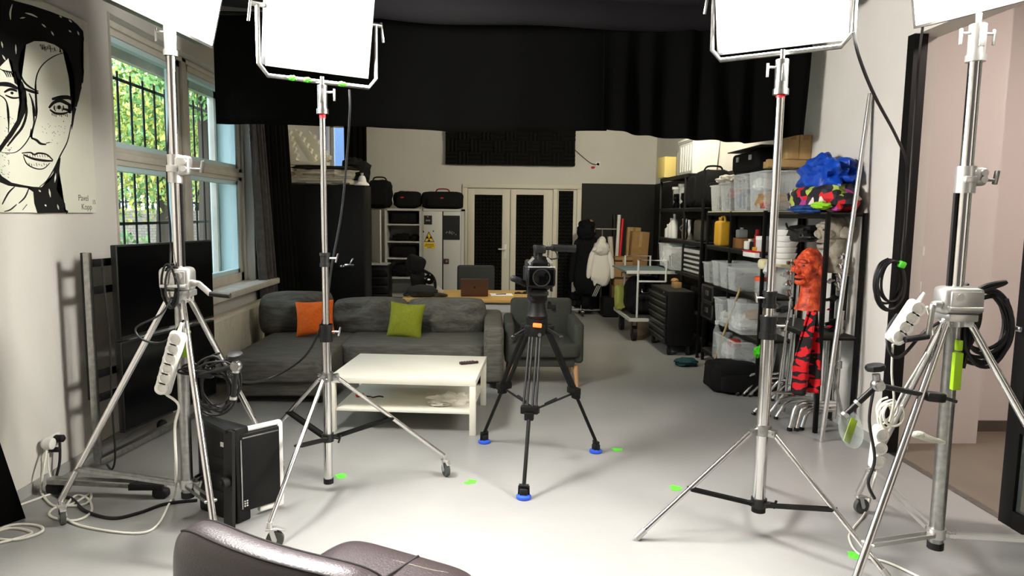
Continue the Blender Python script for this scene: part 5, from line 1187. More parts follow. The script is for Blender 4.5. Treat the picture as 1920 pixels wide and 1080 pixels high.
# ------------------------------------------------------------------ platform cart
t = thing('platform_cart', 'grey platform cart with two tubular handles and a bluish top plate', 'cart', (2.25, 9.9, 0))
NY, FY = 9.42, 10.45
nx0, nx1 = U(1195, 560, y=NY).x, U(1247, 560, y=NY).x; dz_, hz, tz = U(1215, 597, y=NY).z, U(1220, 488, y=NY).z, U(1230, 509, y=NY).z
bz_ = U(1220, 528, y=NY).z
for yy, dx in ((NY, 0), (FY, 0)):
    x0, x1 = (nx0, nx1) if yy == NY else (U(1170, 560, y=FY).x, U(1219, 500, y=FY).x)
    P_('handle_frame', MB().tube([(x0, yy, dz_), (x0, yy, hz), (x1, yy, hz), (x1, yy, bz_ if yy == NY else dz_)], .016, seg=8), cabgrey_m)
    P_('cross_tube', MB().cyl((x0, yy, bz_), (x1, yy, bz_), .014), cabgrey_m)
P_('top_plate', MB().bx(nx0 - .18, nx1 + .16, NY + .02, FY - .02, tz - .012, tz + .006), mat('blue_grey_plate', (104, 122, 124), .5))
P_('plate_edge', MB().bx(nx0 - .16, nx1 + .16, NY + .0, NY + .02, tz - .035, tz + .008), cabgrey_m)
P_('deck', MB().bx(nx0 - .10, nx1 + .16, NY - .06, FY + .06, dz_ - .03, dz_ + .01), mat('dark_deck', (52, 50, 46), .7))
P_('deck_edge', MB().bx(nx0 - .10, nx1 + .16, NY - .085, NY - .06, dz_ - .035, dz_ + .012).bx(nx0 - .125, nx0 - .10, NY - .085, FY + .06, dz_ - .035, dz_ + .012), cabgrey_m)
for x in (nx0 - .02, nx1 + .1):
    for y in (NY + .06, FY - .06):
        o = P_('castor', MB().cyl((x - .028, y, .105), (x + .028, y, .105), .105, seg=28), rubber_m)
        P_('fork', MB().bx(x - .04, x - .03, y - .03, y + .03, .09, dz_ - .035).bx(x + .03, x + .04, y - .03, y + .03, .09, dz_ - .035).bx(x - .04, x + .04, y - .04, y + .04, dz_ - .05, dz_ - .03), MATS['dark_clamp'], par=o)
bp = thing('backpack', 'big black backpack standing on the platform cart', 'backpack', (2.27, 9.85, dz_ + .012))
MB().lump((0, 0, .27), (.26, .19, .27), e=.55, amp=.1, seed=3, u=36, v=20).build('body', bag_m, bp); MB().lump((0, -.17, .17), (.18, .06, .14), e=.5, amp=.1, seed=4).build('front_pocket', bag_m, bp)
MB().tube([(-.05, -.17, .40), (-.045, -.2, .33), (.045, -.2, .33), (.05, -.17, .40)], .008, sm=4).build('metal_loop', steel_m, bp)
limebag = mat('yellow_green_cloth', (168, 172, 84), .8, bump=(30, .4))
one(MB().lump((nx0 - .14 + .06, 10.2, dz_ + .20), (.09, .13, .19), e=.6, amp=.25, seed=6), 'cloth_bag', limebag, 'yellow-green cloth bag on the left edge of the platform cart', 'bag')
one(MB().lump((nx1 + .02, 9.98, dz_ + .21), (.06, .12, .2), e=.6, amp=.2, seed=7), 'cloth_bag', limebag, 'pale olive bag on the right side of the platform cart behind the tool chest', 'bag')
# ------------------------------------------------------------------ tool chest
t = thing('tool_chest', 'black tool chest on castors with a column of drawers beside the racks', 'tool chest', (2.435, 8.85, 0))
TX0, TX1, TY0, TY1, TZ0, TZ1 = 2.265, 2.605, 8.42, 9.35, .13, .81
P_('body', MB().bx(TX0, TX1, TY0, TY1, TZ0, TZ1, bev=.012), bmetal_m)
hs = (TZ1 - TZ0 - .06) / 7
for i in range(7):
    o = P_('drawer', MB().bx(TX0 - .018, TX0, TY0 + .03, TY1 - .03, TZ0 + .02 + i * hs, TZ0 + .01 + (i + 1) * hs, bev=.004), black_m)
    P_('pull', MB().bx(TX0 - .032, TX0 - .018, TY0 + .05, TY1 - .05, TZ0 + (i + 1) * hs - .014, TZ0 + (i + 1) * hs - .003), steel_m, par=o)
P_('lock', MB().cyl((TX0 - .01, TY0 + .2, TZ1 - .025), (TX0 + .01, TY0 + .2, TZ1 - .025), .012), steel_m)
P_('top_mat', MB().bx(TX0 + .01, TX1 - .01, TY0 + .01, TY1 - .01, TZ1, TZ1 + .006), mat('dark_mat', (36, 37, 30), .8))
for x in (TX0 + .05, TX1 - .05):
    for y in (TY0 + .06, TY1 - .06): P_('castor', MB().cyl((x - .016, y, .05), (x + .016, y, .05), .05).bx(x - .02, x + .02, y - .025, y + .025, .09, TZ0 + .01), rubber_m)
one(MB().box((2.5, 8.9, .856), (.10, .16, .08), bev=.01).lump((2.49, 8.95, .91), (.05, .07, .03), amp=.2), 'brown_pouch', card_m, 'small brown pouch on top of the black tool chest', 'pouch')
# ------------------------------------------------------------------ storage racks along the right wall
woodedge_m = mat('pale_shelf_board', (186, 178, 140), .6)
def rack(label, x0, x1, y0, y1, top, shelves, mids=(), boards=None, dark=True):
    t = thing('storage_rack', label, 'shelf rack', ((x0 + x1) / 2, (y0 + y1) / 2, 0))
    for y in (y0, y1, *mids):
        for x in (x0, x1): MB().bx(x - .016, x + .016, y - .016, y + .016, 0, top, bev=.002).build('post', bmetal_m, t, world=True)
    for i, z in enumerate(shelves):
        a, b_ = (boards or {}).get(i, (y0, y1))
        o = MB().bx(x0, x1, a, b_, z - .03, z - .012).bx(x0 - .012, x0 + .012, a, b_, z - .05, z - .012).build('shelf_beam', bmetal_m, t, world=True)
        MB().bx(x0 - .014, x1, a - .01, b_ + .01, z - .012, z).build('shelf_board', woodedge_m if i == 0 and not dark else mat('dark_board', (44, 42, 36), .7) if 'dark_board' not in MATS else MATS['dark_board'], t, world=True)
    return t
RA = rack('near black storage rack at the right wall carrying the colourful sack', 2.70, 3.0, 5.36, 6.42, 1.80, (1.80, .80))
RBk = rack('middle black storage rack with clear tubs under the cardboard boxes', 2.66, 3.0, 6.50, 8.20, 1.82, (1.82, 1.42, .98, .56, .16), mids=(7.4,), dark=False)
RCk = rack('far black storage rack at the right wall, its top board raised highest', 2.63, 3.0, 8.32, 10.40, 2.32, (2.32, 1.87, 1.44, 1.02, .55), mids=(9.1,), boards={0: (8.95, 10.40)})
def yat(px, x=2.8, py=450): return U(px, py, x=x).y
# -- top board of the far rack
cardbox('pale yellow cardboard box on the far end of the highest board', (2.66, 10.16, 2.321), (.22, .3, .30), (0, 0, .1), paleyellow_m, flaps=False)
one(MB().tube([(2.72, 9.80, 2.34), (2.72, 9.80, 2.65), (2.76, 9.80, 2.74)], [.03, .03, .02], seg=10).bx(2.70, 2.86, 9.72, 9.90, 2.321, 2.70, bev=.03), 'foam_bolster', mat('grey_bolster', (150, 146, 136), .8), 'upright grey padded block between the yellow box and the white crates', 'block')
def tub(label, c, d, m=clear_m, rot=0, lid=None, fill=None, name='storage_tub', ribs=True, group=None):
    """clear tub: c base centre, d = x, y, height"""
    t = thing(name, label, 'storage tub', c, rot, group)
    k = MB().bin((0, 0, 0), d)
    if ribs:
        for s in (-1, 1):
            for i in range(4):
                y = -d[1] * .36 + i * d[1] * .24; k.bar((s * d[0] * .447, y, .01), (s * d[0] * .503, y, d[2] - .02), .006, .01)
    k.build('tub', m, t, sharp=20)
    if lid: MB().bx(-d[0] / 2 - .012, d[0] / 2 + .012, -d[1] / 2 - .012, d[1] / 2 + .012, d[2], d[2] + .02, bev=.006).build('lid', lid, t)
    for j, (mm, (fx, fy, fz), (sx, sy, sz)) in enumerate(fill or ()): MB().lump((fx, fy, fz), (sx, sy, sz), e=.6, amp=.25, seed=j + 1).build('contents', mm, t)
    return t
for k_, (y, l, h, lab) in enumerate(((9.45, .44, .42, 'large white plastic crate nearest the backdrop cloth on the highest board'), (9.93 - .02, .0, .0, ''))):
    if l:
        t = thing('white_crate', lab, 'crate', (2.84, 9.28, 2.321))
        MB().bin((0, 0, 0), (.36, .62, .44)).build('crate', milky_m, t, sharp=20); MB().bx(-.20, .20, -.33, .33, .44, .475, bev=.01).build('lid', white_m, t)
        k = MB()
        for i in range(5): k.bx(-.187, -.175, -.24 + i * .11, -.21 + i * .11, .04, .38)
        k.build('ribs', milky_m, t)
one(MB().bin((2.84, 8.66, 2.0), (.3, .3, .26)), 'white_crate', milky_m, 'white crate behind the black bags on the far rack', 'crate')
# -- second board of the far rack
grey_fill = mat('grey_contents', (120, 122, 116), .8); dark_fill = mat('dark_contents', (46, 48, 48), .8); red_fill = mat('red_contents', (168, 60, 50), .7); tan_fill = mat('tan_contents', (170, 132, 86), .8); blue_fill = mat('blue_contents', (52, 74, 110), .8)
def pail(label, c, r, h, m, lidm):
    t = thing('bucket', label, 'bucket', c); MB().lathe([(r * .82, 0), (r, h), (r * .97, h), (r * .8, .01), (0, .01)], seg=24).build('pail', m, t)
    MB().lathe([(r * 1.06, h - .03), (r * 1.06, h + .006), (0, h + .006)], seg=24).build('lid', lidm, t); return t
pail('clear bucket with white lid on the far rack, farther one', (2.78, 9.85, 1.871), .12, .30, clear_m, white_m)
pail('clear bucket with pale lid right beside the one with the white lid', (2.78, 9.50, 1.871), .13, .33, clear_m, clear_m)
for i, (y, r_) in enumerate(((9.25, .07), (9.7, .05))):
    one(MB().lathe([(r_, 0), (r_ * 1.1, .05), (r_ * .6, .09), (r_, .12), (r_ * .9, .2), (0, .21)], (2.68, y, 1.871)), 'lens_case', gloss_m, ('larger' if i == 0 else 'smaller') + ' shiny black canister in front of the clear buckets', 'canister')
bag_thing('upright black equipment bag at the end of the far rack above the tubs', (2.78, 8.88, 1.871), (.34, .36, .42), .4, .08, None, None, 6)
bag_thing('black bag with top loop next to the first clear tub on the upper boards', (2.78, 8.46, 1.871), (.36, .36, .46), .4, .08, None, bag_m, 7)
# -- third board of the far rack
for i, (y, h) in enumerate(((10.18, .17), (10.0, .26), (9.84, .32))):
    t = thing('bottle', ('shortest' if i == 0 else 'middle' if i == 1 else 'tallest') + ' of the three white bottles at the far end of the far rack', 'bottle', (2.7, y, 1.441))
    MB().lathe([(.045, 0), (.05, .01), (.05, h * .75), (.02, h * .9), (.02, h)], seg=18).build('body', milky_m, t); MB().cyl((0, 0, h), (0, 0, h + .03), .022).build('cap', white_m, t)
t = thing('steel_pot', 'shiny steel canister on the far rack left of the jerrycan', 'pot', (2.74, 9.2, 1.441))
MB().lathe([(.10, 0), (.105, .01), (.105, .27), (.112, .275), (.105, .285), (.0, .29)], seg=28).build('pot', chrome_m, t); MB().tube([(-.11, -.02, .2), (-.14, 0, .16), (-.11, .02, .12)], .008, sm=3).build('handle', steel_m, t)
one(MB().box((2.78, 8.62, 1.441 + .14), (.26, .3, .28), bev=.04), 'olive_bag', mat('olive_drab_cloth', (58, 56, 42), .85), 'olive-brown bag on the far rack beside the jerrycan', 'bag')
# -- fourth board of the far rack
tub('clear tub at the far end of the fourth board behind the platform cart', (2.76, 10.02, 1.021), (.36, .42, .34), fill=((paper_m, (-.05, 0, .14), (.12, .15, .1)),))
tub('clear tub overhanging the fourth board beside the platform cart', (2.70, 9.45, 1.0212), (.38, .5, .32), fill=((dark_fill, (0, 0, .12), (.15, .2, .1)),))
t = thing('drawer_unit', 'dark slatted drawer unit with pale rims on the far rack', 'drawers', (2.8, 8.75, 1.021))
MB().bx(-.15, .18, -.34, .34, 0, .33).build('body', black_m, t)
for i in range(5): MB().bx(-.165, -.15, -.33, -.02, .02 + i * .062, .045 + i * .062 + (.02 if i == 4 else 0)).bx(-.165, -.15, .02, .33, .02 + i * .062, .045 + i * .062 + (.02 if i == 4 else 0)).build('drawer_rim', cabgrey_m, t)
one(MB().bx(2.68, 2.98, 8.4, 8.9, .551, .86, bev=.02), 'dark_box', bmetal_m, 'dark box with pale edge behind the tool chest', 'box')
one(MB().lump((2.8, 9.6, .68), (.16, .3, .13), e=.5, amp=.2, seed=8), 'dark_bundle', bag_m, 'dark bundle low on the far rack behind the platform cart', 'bundle')
# -- top of the middle rack
for i, (y, l, h, lab, fl_) in enumerate(((7.92, .30, .30, 'farthest of the clear tubs on the pale board', ((grey_fill, (0, 0, .1), (.13, .1, .08)),)), (7.56, .34, .31, 'clear tub with red cloth inside on the pale board', ((red_fill, (0, -.05, .2), (.14, .12, .06)), (dark_fill, (0, 0, .08), (.14, .14, .07)))), (7.12, .42, .38, 'clear tub behind the chrome pole with dark contents', ((blue_fill, (0, .05, .12), (.14, .14, .1)), (grey_fill, (.0, -.1, .1), (.13, .1, .09)))), (6.66, .44, .38, 'nearest and largest clear tub on the pale board next to the colourful sack', ((tan_fill, (-.02, -.05, .1), (.15, .15, .08)), (red_fill, (-.1, -.1, .05), (.06, .08, .04)), (paper_m, (-.08, .08, .26), (.08, .1, .06)))))):
    tub(lab, (2.80, y, 1.821), (.34, l, h), fill=fl_, group='clear tubs on the pale board')
t = thing('hard_case', 'black hard case with two latches on top of the clear tubs', 'case', (2.80, 7.05, 2.225))
MB().bx(-.19, .19, -.42, .30, 0, .19, bev=.04, seg=3).build('shell', bag_m, t)
for y in (-.24, .1): MB().bx(-.205, -.19, y - .03, y + .03, .10, .15, bev=.004).build('latch', cabgrey_m, t)
one(MB().bx(2.58, 3.0, 6.5, 7.4, 2.435, 2.445), 'flat_panel', bmetal_m, 'thin dark panel lying on the black hard case', 'panel')
one(MB().lump((2.74, 7.68, 2.17), (.14, .2, .05), e=.7, amp=.4, seed=4, u=36, v=20), 'white_cloth', jacket_m, 'crumpled white cloth left of the black hard case on the tubs', 'cloth')
one(MB().bx(2.66, 2.98, 6.36, 6.62, 2.226, 2.29, bev=.004).bx(2.62, 2.98, 6.40, 6.46, 2.226, 2.30, bev=.004), 'cardboard_tray', card2_m, 'flat cardboard tray under the two brown boxes', 'tray')
cardbox('left brown cardboard box of the pair on the flat tray', (2.85, 6.50, 2.302), (.115, .2, .22), (0, 0, 0), card2_m)
cardbox('right brown cardboard box of the pair on the flat tray', (2.968, 6.50, 2.302), (.115, .2, .22), (0, 0, 0), card2_m)
# -- second board of the middle rack
t = thing('jerrycan', 'yellow plastic jerrycan on the middle rack', 'jerrycan', (2.70, 7.80, 1.421))
MB().bx(-.07, .07, -.10, .10, 0, .29, bev=.035, seg=4).build('body', yellow_m, t); MB().tube([(0, -.08, .28), (0, -.06, .335), (0, .03, .335), (0, .05, .28)], .014, sm=3).build('handle', yellow_m, t); MB().cyl((0, .075, .28), (0, .075, .33), .022).build('cap', yellow_m, t)
cardbox('small brown cardboard box on the middle rack right of the jerrycan', (2.80, 7.32, 1.421), (.26, .20, .11), (0, 0, PI / 2), mat('warm_carton', (136, 92, 46), .85), flaps=False)
for i, (y, z, m_, lab) in enumerate(((7.25, 1.535, grey_m, 'small grey device on the small cardboard box'), (7.0, 1.421, white_m, 'small white tin on the middle rack'), (6.85, 1.421, black_m, 'black gadget on the middle rack behind the chrome pole'), (6.75, 1.60, red_m, 'red and white plug adapter under the pale board'))):
    if i == 3: one(MB().box((2.69, y, 1.505), (.05, .05, .165), bev=.015).box((2.69, y, 1.61), (.03, .03, .05), bev=.008), 'red_bottle', mat('dark_red_bottle', (150, 26, 30), .45), 'dark red bottle under the pale board beside the chrome pole', 'bottle')
    else: one(MB().box((2.72, y, z + .045), (.1, .1, .088), bev=.012).cyl((2.72, y, z + .08), (2.72, y, z + .11), .02), 'gadget', m_, lab, 'gadget')
# -- third board of the middle rack
for i, (y, l, h, lab) in enumerate(((8.0, .22, .24, 'small clear tub at the far end of the third board of the middle rack'), (7.62, .20, .28, 'second clear tub on the third board of the middle rack'), (7.36, .22, .28, 'third clear tub on the third board, left of the orange-lidded jars'), (7.1, .22, .25, 'fourth clear tub on the third board, right behind the orange-lidded jars'))):
    tub(lab, (2.78 - .02 * (i > 0), y, .981), (.38, l, h), fill=((grey_fill, (0, 0, .1), (.14, l * .35, .08)),), ribs=False, group='clear tubs on the third board')
def jar(label, c, r, h, m, lidm, rot=(0, 0, 0)):
    t = thing('jar', label, 'jar', c, rot=rot); MB().lathe([(r * .9, 0), (r, .01), (r, h * .8), (r * .9, h * .84)], seg=22).build('body', m, t); MB().lathe([(r * 1.04, h * .8), (r * 1.04, h), (0, h)], seg=22).build('lid', lidm, t); return t
orl = mat('orange_lid', (240, 86, 36), .45)
jar('clear jar with bright orange lid in front of the tubs on the middle rack', Vector((2.70, U(1427, 546, x=2.70).y, .982)), .065, .19, clear_m, orl)
jar('pale jar with orange lid tipped over above the other orange-lidded jar', U(1440, 514, x=2.64), .055, .14, milky_m, orl, (.0, .5, .4))
jar('off-white jar with green print above the red-rimmed tray', U(1428, 475, x=2.72), .06, .17, milky_m, white_m)
one(MB().lump(U(1433, 495, x=2.66), (.05, .07, .05), e=.6), 'yellowish_roll', mat('pale_roll', (220, 210, 170), .6), 'pale yellow tape roll above the jars on the middle rack', 'tape roll')
q = U(1418, 482, x=2.68); t = thing('tray', 'white tray with red rim on the middle rack above the tubs', 'tray', q)
MB().bx(-.08, .08, -.16, .16, 0, .05, bev=.008).build('tray', white_m, t); MB().bx(-.085, .085, -.165, .165, .051, .062, bev=.003).build('rim', red_m, t)
MB().bx(-.03, .05, -.05, .05, .063, .10, bev=.008).build('yellow_block', yellow_m, t)
# white bowls
for i in range(6):
    b0 = U(1470, 495, x=2.74); r_ = (.10, .11, .105, .115, .105, .09)[i]
    one(MB().lathe([(r_ * .8, 0), (r_, .045), (r_ * .97, .05), (r_ * .78, .012), (0, .012)], (b0.x, b0.y, b0.z + i * .053), seg=26), 'bowl', white_m, ('lowest', 'second', 'third', 'fourth', 'fifth', 'topmost')[i] + ' white bowl of the stack behind the chrome pole', 'bowl', 'stacked white bowls')
b0 = U(1470, 495, x=2.74); one(MB().bx(2.63, 3.0, b0.y - .18, b0.y + .2, b0.z - .02, b0.z - .001), 'bowl_shelf', woodedge_m, 'short pale shelf board under the stacked white bowls', 'shelf board')
one(MB().lump((2.84, 6.05, 1.62), (.12, .22, .07), e=.7, amp=.3, seed=9).tube([(2.74, 5.9, 1.60), (2.72, 6.1, 1.65), (2.78, 6.3, 1.7)], .01, sm=3), 'black_cable_bundle', cable_m, 'black cable bundle hung under the top of the near rack', 'bundle')
# -- lower boards of the middle rack
for i, (y, l, h, z, lab, fl_) in enumerate(((7.42, .28, .30, .561, 'clear tub with crumpled white contents on the fourth board of the middle rack', ((paper_m, (-.02, 0, .09), (.14, .1, .07)),)), (6.95, .40, .33, .561, 'longer clear tub behind the clamp of the lone chrome stand', ((paper_m, (-.05, .05, .1), (.12, .14, .08)), (tan_fill, (0, -.1, .2), (.1, .08, .05)))))):
    tub(lab, (2.76, y, z), (.40, l, h), fill=fl_)
tub('big clear tub with colourful odds and ends on the lowest board', (2.74, 7.05, .161), (.44, .62, .33), fill=((paper_m, (-.1, .15, .16), (.08, .1, .08)), (red_fill, (-.1, .05, .26), (.06, .08, .04)), (grey_fill, (.05, -.1, .12), (.16, .2, .1))))
one(MB().lump(U(1424, 660, x=2.60), (.05, .06, .055), amp=.5, freq=7, seed=2), 'green_pompom', mat('bright_green_fluff', (70, 190, 30), .9), 'bright green fluffy ball at the rim of the big clear tub', 'pompom')
t = thing('bottle', 'slim clear bottle with white cap beside the broom handle', 'bottle', (2.62, 7.6, .161)); MB().lathe([(.04, 0), (.042, .01), (.042, .3), (.02, .36), (.02, .38)], seg=18).build('body', clear_m, t); MB().cyl((0, 0, .38), (0, 0, .42), .024).build('cap', white_m, t)
for i, (z, lab) in enumerate(((.561, 'lower black flight case with steel corners at the far end of the middle rack'), (.76, 'upper black flight case with steel corners at the far end of the middle rack'))):
    t = thing('flight_case', lab, 'flight case', (2.80, 7.93, z)); MB().bx(-.2, .2, -.2, .2, 0, .19, bev=.006).build('shell', bmetal_m, t)
    MB().bx(-.206, -.195, -.205, .205, 0, .018).bx(-.206, -.195, -.205, .205, .172, .192).bx(-.206, -.195, -.205, -.18, 0, .19).bx(-.206, -.195, .18, .205, 0, .19).build('metal_edging', steel_m, t)
    MB().bx(-.212, -.2, -.05, .05, .07, .13, bev=.004).build('latch', steel_m, t)
bag_thing('dark bag lying on the floor beside the chrome stand legs', (2.50, 6.75, 0), (.52, .42, .30), .45, .08, None, None, 11)
k = MB(); k.lump((2.35, 7.85, .05), (.14, .1, .05), amp=.3, seed=3)
one(k, 'teal_cloth', mat('dark_teal_cloth', (16, 62, 66), .8), 'dark teal cloth on the floor behind the broom head', 'cloth')
a, b_ = U(1335, 688, z=.06), U(1388, 540, x=2.62); t = thing('broom', 'wooden broom leaning against the middle rack', 'broom', (a.x, a.y, 0))
MB().cyl(a, b_, .013).build('handle', mat('broom_wood', (182, 160, 112), .6), t, world=True); MB().box((a.x, a.y, .06), (.07, .2, .05), (0, .2, .4), bev=.012).build('head', MATS['broom_wood'], t, world=True)
MB().box((a.x - .005, a.y, .022), (.05, .19, .044), (0, 0, .4), bev=.006).build('bristles', tan_fill, t, world=True)
# ------------------------------------------------------------------ sack, blue bag, cloth on the near rack
sack_m = mat('patchwork_cloth', (40, 38, 44), .8)
nt = sack_m.node_tree; vo = nt.nodes.new('ShaderNodeTexVoronoi'); vo.inputs['Scale'].default_value = 13
cr_ = nt.nodes.new('ShaderNodeValToRGB'); cr_.color_ramp.interpolation = 'CONSTANT'
els = [(0, (28, 26, 32)), (.22, (206, 34, 40)), (.38, (52, 50, 58)), (.52, (170, 190, 80)), (.62, (176, 60, 140)), (.74, (40, 36, 46)), (.86, (226, 206, 190))]
cr_.color_ramp.elements[0].color = lin(els[0][1]); cr_.color_ramp.elements[1].position = els[1][0]; cr_.color_ramp.elements[1].color = lin(els[1][1])
for p_, c_ in els[2:]: e_ = cr_.color_ramp.elements.new(p_); e_.color = lin(c_)
sx = nt.nodes.new('ShaderNodeSeparateColor'); nt.links.new([n for n in nt.nodes if n.type == 'TEX_COORD'][0].outputs['Object'], vo.inputs['Vector'])
nt.links.new(vo.outputs['Color'], sx.inputs['Color']); nt.links.new(sx.outputs['Red'], cr_.inputs['Fac']); nt.links.new(cr_.outputs['Color'], nt.nodes['Principled BSDF'].inputs['Base Color'])
one(MB().lump((2.84, 5.78, 1.91), (.17, .42, .12), e=.55, amp=.2, freq=2.5, seed=5, u=48, v=24), 'cloth_sack', sack_m, 'bulging sack of colourful cloth on top of the near rack', 'sack')
one(MB().lump((2.85, 5.74, 2.13), (.15, .33, .15), e=.8, amp=.45, freq=2.6, seed=12, u=56, v=32, shape=lambda q: (q.x, q.y * (1 - .35 * max(0, q.z)), q.z)), 'plastic_bag', bluebag_m, 'crumpled blue plastic bag on the colourful sack', 'bag')
one(MB().lump((2.66, 5.62, 1.83), (.10, .20, .035), (0, 0, .2), amp=.4, seed=3), 'blue_cloth', mat('blue_fleece', (24, 66, 128), .9), 'blue cloth hanging over the front edge of the near rack', 'cloth')
one(MB().lump((2.68, 5.44, 1.855), (.07, .10, .03), amp=.4, seed=6), 'lime_cloth', mat('lime_fleece', (150, 208, 40), .9), 'lime green cloth beside the blue cloth on the near rack', 'cloth')
# ------------------------------------------------------------------ latex masks
def creature(name, label, c, s, m, rz, ear, neck, cat_='mask'):
    t = thing(name, label, cat_, c, rz)
    def sh(q):                                     # skull: face towards -x
        x, y, z = q
        if x < 0: x *= 1.0 - .12 * max(0, z) + .05 * math.sin(z * 7); 
        if z < -.2: x *= .82 + .1 * (x < 0); y *= .80
        return (x, y, z)
    b = MB(); b.lump((0, 0, .0), (.105 * s, .085 * s, .135 * s), amp=.06, freq=4, seed=2, u=40, v=32, shape=sh)
    b.lump((-.086 * s, 0, .042 * s), (.026 * s, .06 * s, .018 * s), (0, .3, 0), amp=.2, u=16, v=10)     # brow
    b.lump((-.100 * s, 0, -.012 * s), (.024 * s, .024 * s, .034 * s), (0, -.3, 0), u=16, v=10)            # nose
    b.lump((-.084 * s, 0, -.062 * s), (.022 * s, .042 * s, .014 * s), u=16, v=10); b.lump((-.078 * s, 0, -.094 * s), (.028 * s, .045 * s, .024 * s), u=16, v=10)
    b.lump((-.06 * s, .06 * s, -.01 * s), (.04 * s, .03 * s, .03 * s), u=16, v=10); b.lump((-.06 * s, -.06 * s, -.01 * s), (.04 * s, .03 * s, .03 * s), u=16, v=10)
    b.lathe([(.07 * s, .02), (.066 * s, -.10 * s), (.075 * s, -.17 * s), (.10 * s, -.17 * s - neck)], (.02 * s, 0, -.06 * s), seg=24)
    b.build('head', m, t, sharp=75)
    for sg in (-1, 1):
        if ear: MB().lump((.045 * s, sg * .095 * s, .01 * s), (.06 * s, .016 * s, .038 * s), (0, -.55, sg * .35), amp=.15, shape=lambda q: (q.x, q.y, q.z * (1 - .6 * max(0, q.x)))).build('ear', m, t)
        else: MB().lump((.02 * s, sg * .085 * s, -.01 * s), (.025 * s, .014 * s, .04 * s), amp=.15).build('ear', m, t)
        MB().lump((-.093 * s, sg * .034 * s, .018 * s), (.006 * s, .014 * s, .008 * s)).build('eye_hole', ink_m, t)
    MB().lump((-.097 * s, 0, -.077 * s), (.008 * s, .03 * s, .006 * s)).build('mouth_opening', ink_m, t)
    return t
mo = creature('creature_mask', 'orange wrinkled latex mask hanging on the near rack, facing left', U(1518, 502, y=5.55), 1.22, mask_m, .35, False, .07)
mg = creature('creature_mask', 'grey wrinkled latex mask with pointed ears inside the near rack', U(1562, 436, y=5.6), 1.22, greymask_m, .1, True, .05)
for p_, m_, lab in ((U(1518, 560, y=5.58), bmetal_m, 'dark stand carrying the orange mask'), (U(1562, 478, y=5.75), bmetal_m, 'dark stand carrying the grey mask')):
    one(MB().cyl((p_.x + .02, p_.y, .801 if 'grey' in lab else .30), (p_.x + .02, p_.y, p_.z + .05), .02).cyl((p_.x + .02, p_.y, .801 if 'grey' in lab else .30), (p_.x + .02, p_.y, .815 if 'grey' in lab else .314), .08), 'mask_stand', m_, lab, 'stand')
# ------------------------------------------------------------------ red and black cloth
rb_m = mat('red_black_print', (196, 14, 24), .8)
nt = rb_m.node_tree; wv = nt.nodes.new('ShaderNodeTexNoise'); wv.inputs['Scale'].default_value = 1.0; wv.inputs['Detail'].default_value = 1
mpn = nt.nodes.new('ShaderNodeMapping'); mpn.inputs['Scale'].default_value = (9, 9, 22); nt.links.new([n for n in nt.nodes if n.type == 'TEX_COORD'][0].outputs['Object'], mpn.inputs['Vector'])
cr_ = nt.nodes.new('ShaderNodeValToRGB'); cr_.color_ramp.interpolation = 'CONSTANT'; cr_.color_ramp.elements[0].color = lin((18, 12, 14)); cr_.color_ramp.elements[1].position = .49; cr_.color_ramp.elements[1].color = lin((206, 14, 26))
nt.links.new(mpn.outputs['Vector'], wv.inputs['Vector']); nt.links.new(wv.outputs['Fac'], cr_.inputs['Fac']); nt.links.new(cr_.outputs['Color'], nt.nodes['Principled BSDF'].inputs['Base Color'])
ca_, cb_ = U(1522, 585, y=5.3), U(1510, 742, y=5.3)
def rbf(u, v):
    L_ = U(1512 - 22 * min(1, v * 1.6), 0, y=5.3); xl = U(1516 - 27 * min(1, v * 1.5), 585 + 157 * v, y=5.3); xr = U(1534 + 2 * v - (v * 4 if v > .9 else 0), 583 + 152 * v, y=5.3)
    p_ = xl.lerp(xr, u); p_.y += .035 * math.sin(u * 9 + v * 2); return (p_.x, p_.y, p_.z)
one(MB().grid(rbf, 18, 30), 'printed_cloth', rb_m, 'red and black patterned cloth hanging from the near rack', 'cloth', solid=.012)
# ------------------------------------------------------------------ chrome stands with bent legs
def c_stand(label, pairs, reach, height, lean=(.02, .0), r=.0155, base_x=None):
    """base legs folded the same way: every leg drops from its bend to a foot on the floor"""
    T = [U(*p_, z=0) for p_, q_ in pairs]; Bn = [U(*q_, y=T[i].y + .02) for i, (p_, q_) in enumerate(pairs)]
    bx_ = min(2.92, base_x if base_x else max(p_.x for p_ in Bn) + reach); by_ = sum(p_.y for p_ in T) / len(T) + .02
    t = thing('grip_stand', label, 'grip stand', (bx_, by_, 0))
    for p_, q_ in zip(T, Bn):
        q0 = p_ + Vector((0, 0, .014)); d = (q_ - q0); e_ = Vector((bx_, by_, q_.z + .012)); h_ = (e_ - q_).normalized()
        o = P_('leg', MB().tube([q0, q0 + d * .45, q_ - d.normalized() * .05, q_ - d.normalized() * .018 + h_ * .008, q_ + h_ * .045, q_.lerp(e_, .6), e_], r, seg=12), chrome2_m, root=t)
        P_('foot', MB().cyl(q0 - Vector((0, 0, .013)), q0 + d * .07, r + .003), rubber_m, par=o)
    P_('column', MB().cyl((bx_, by_, .1), (bx_ + lean[0], by_ + lean[1], height * .55), .0175).cyl((bx_ + lean[0], by_ + lean[1], height * .55), (bx_ + lean[0] * 1.6, by_ + lean[1] * 1.6, height), .0125), chrome_m, root=t)
    P_('knuckle', MB().cyl((bx_ + lean[0], by_ + lean[1], height * .55 - .03), (bx_ + lean[0], by_ + lean[1], height * .55 + .03), .026).lump((bx_ + lean[0] - .05, by_ + lean[1], height * .55), (.03, .012, .02)), alu_m, root=t)
    return t
c_stand('farthest chrome grip stand with bent legs beside the dark bag', (((1381, 742), (1409, 701)), ((1393, 743), (1419, 711)), ((1404, 744), (1427, 720))), .24, 1.2)
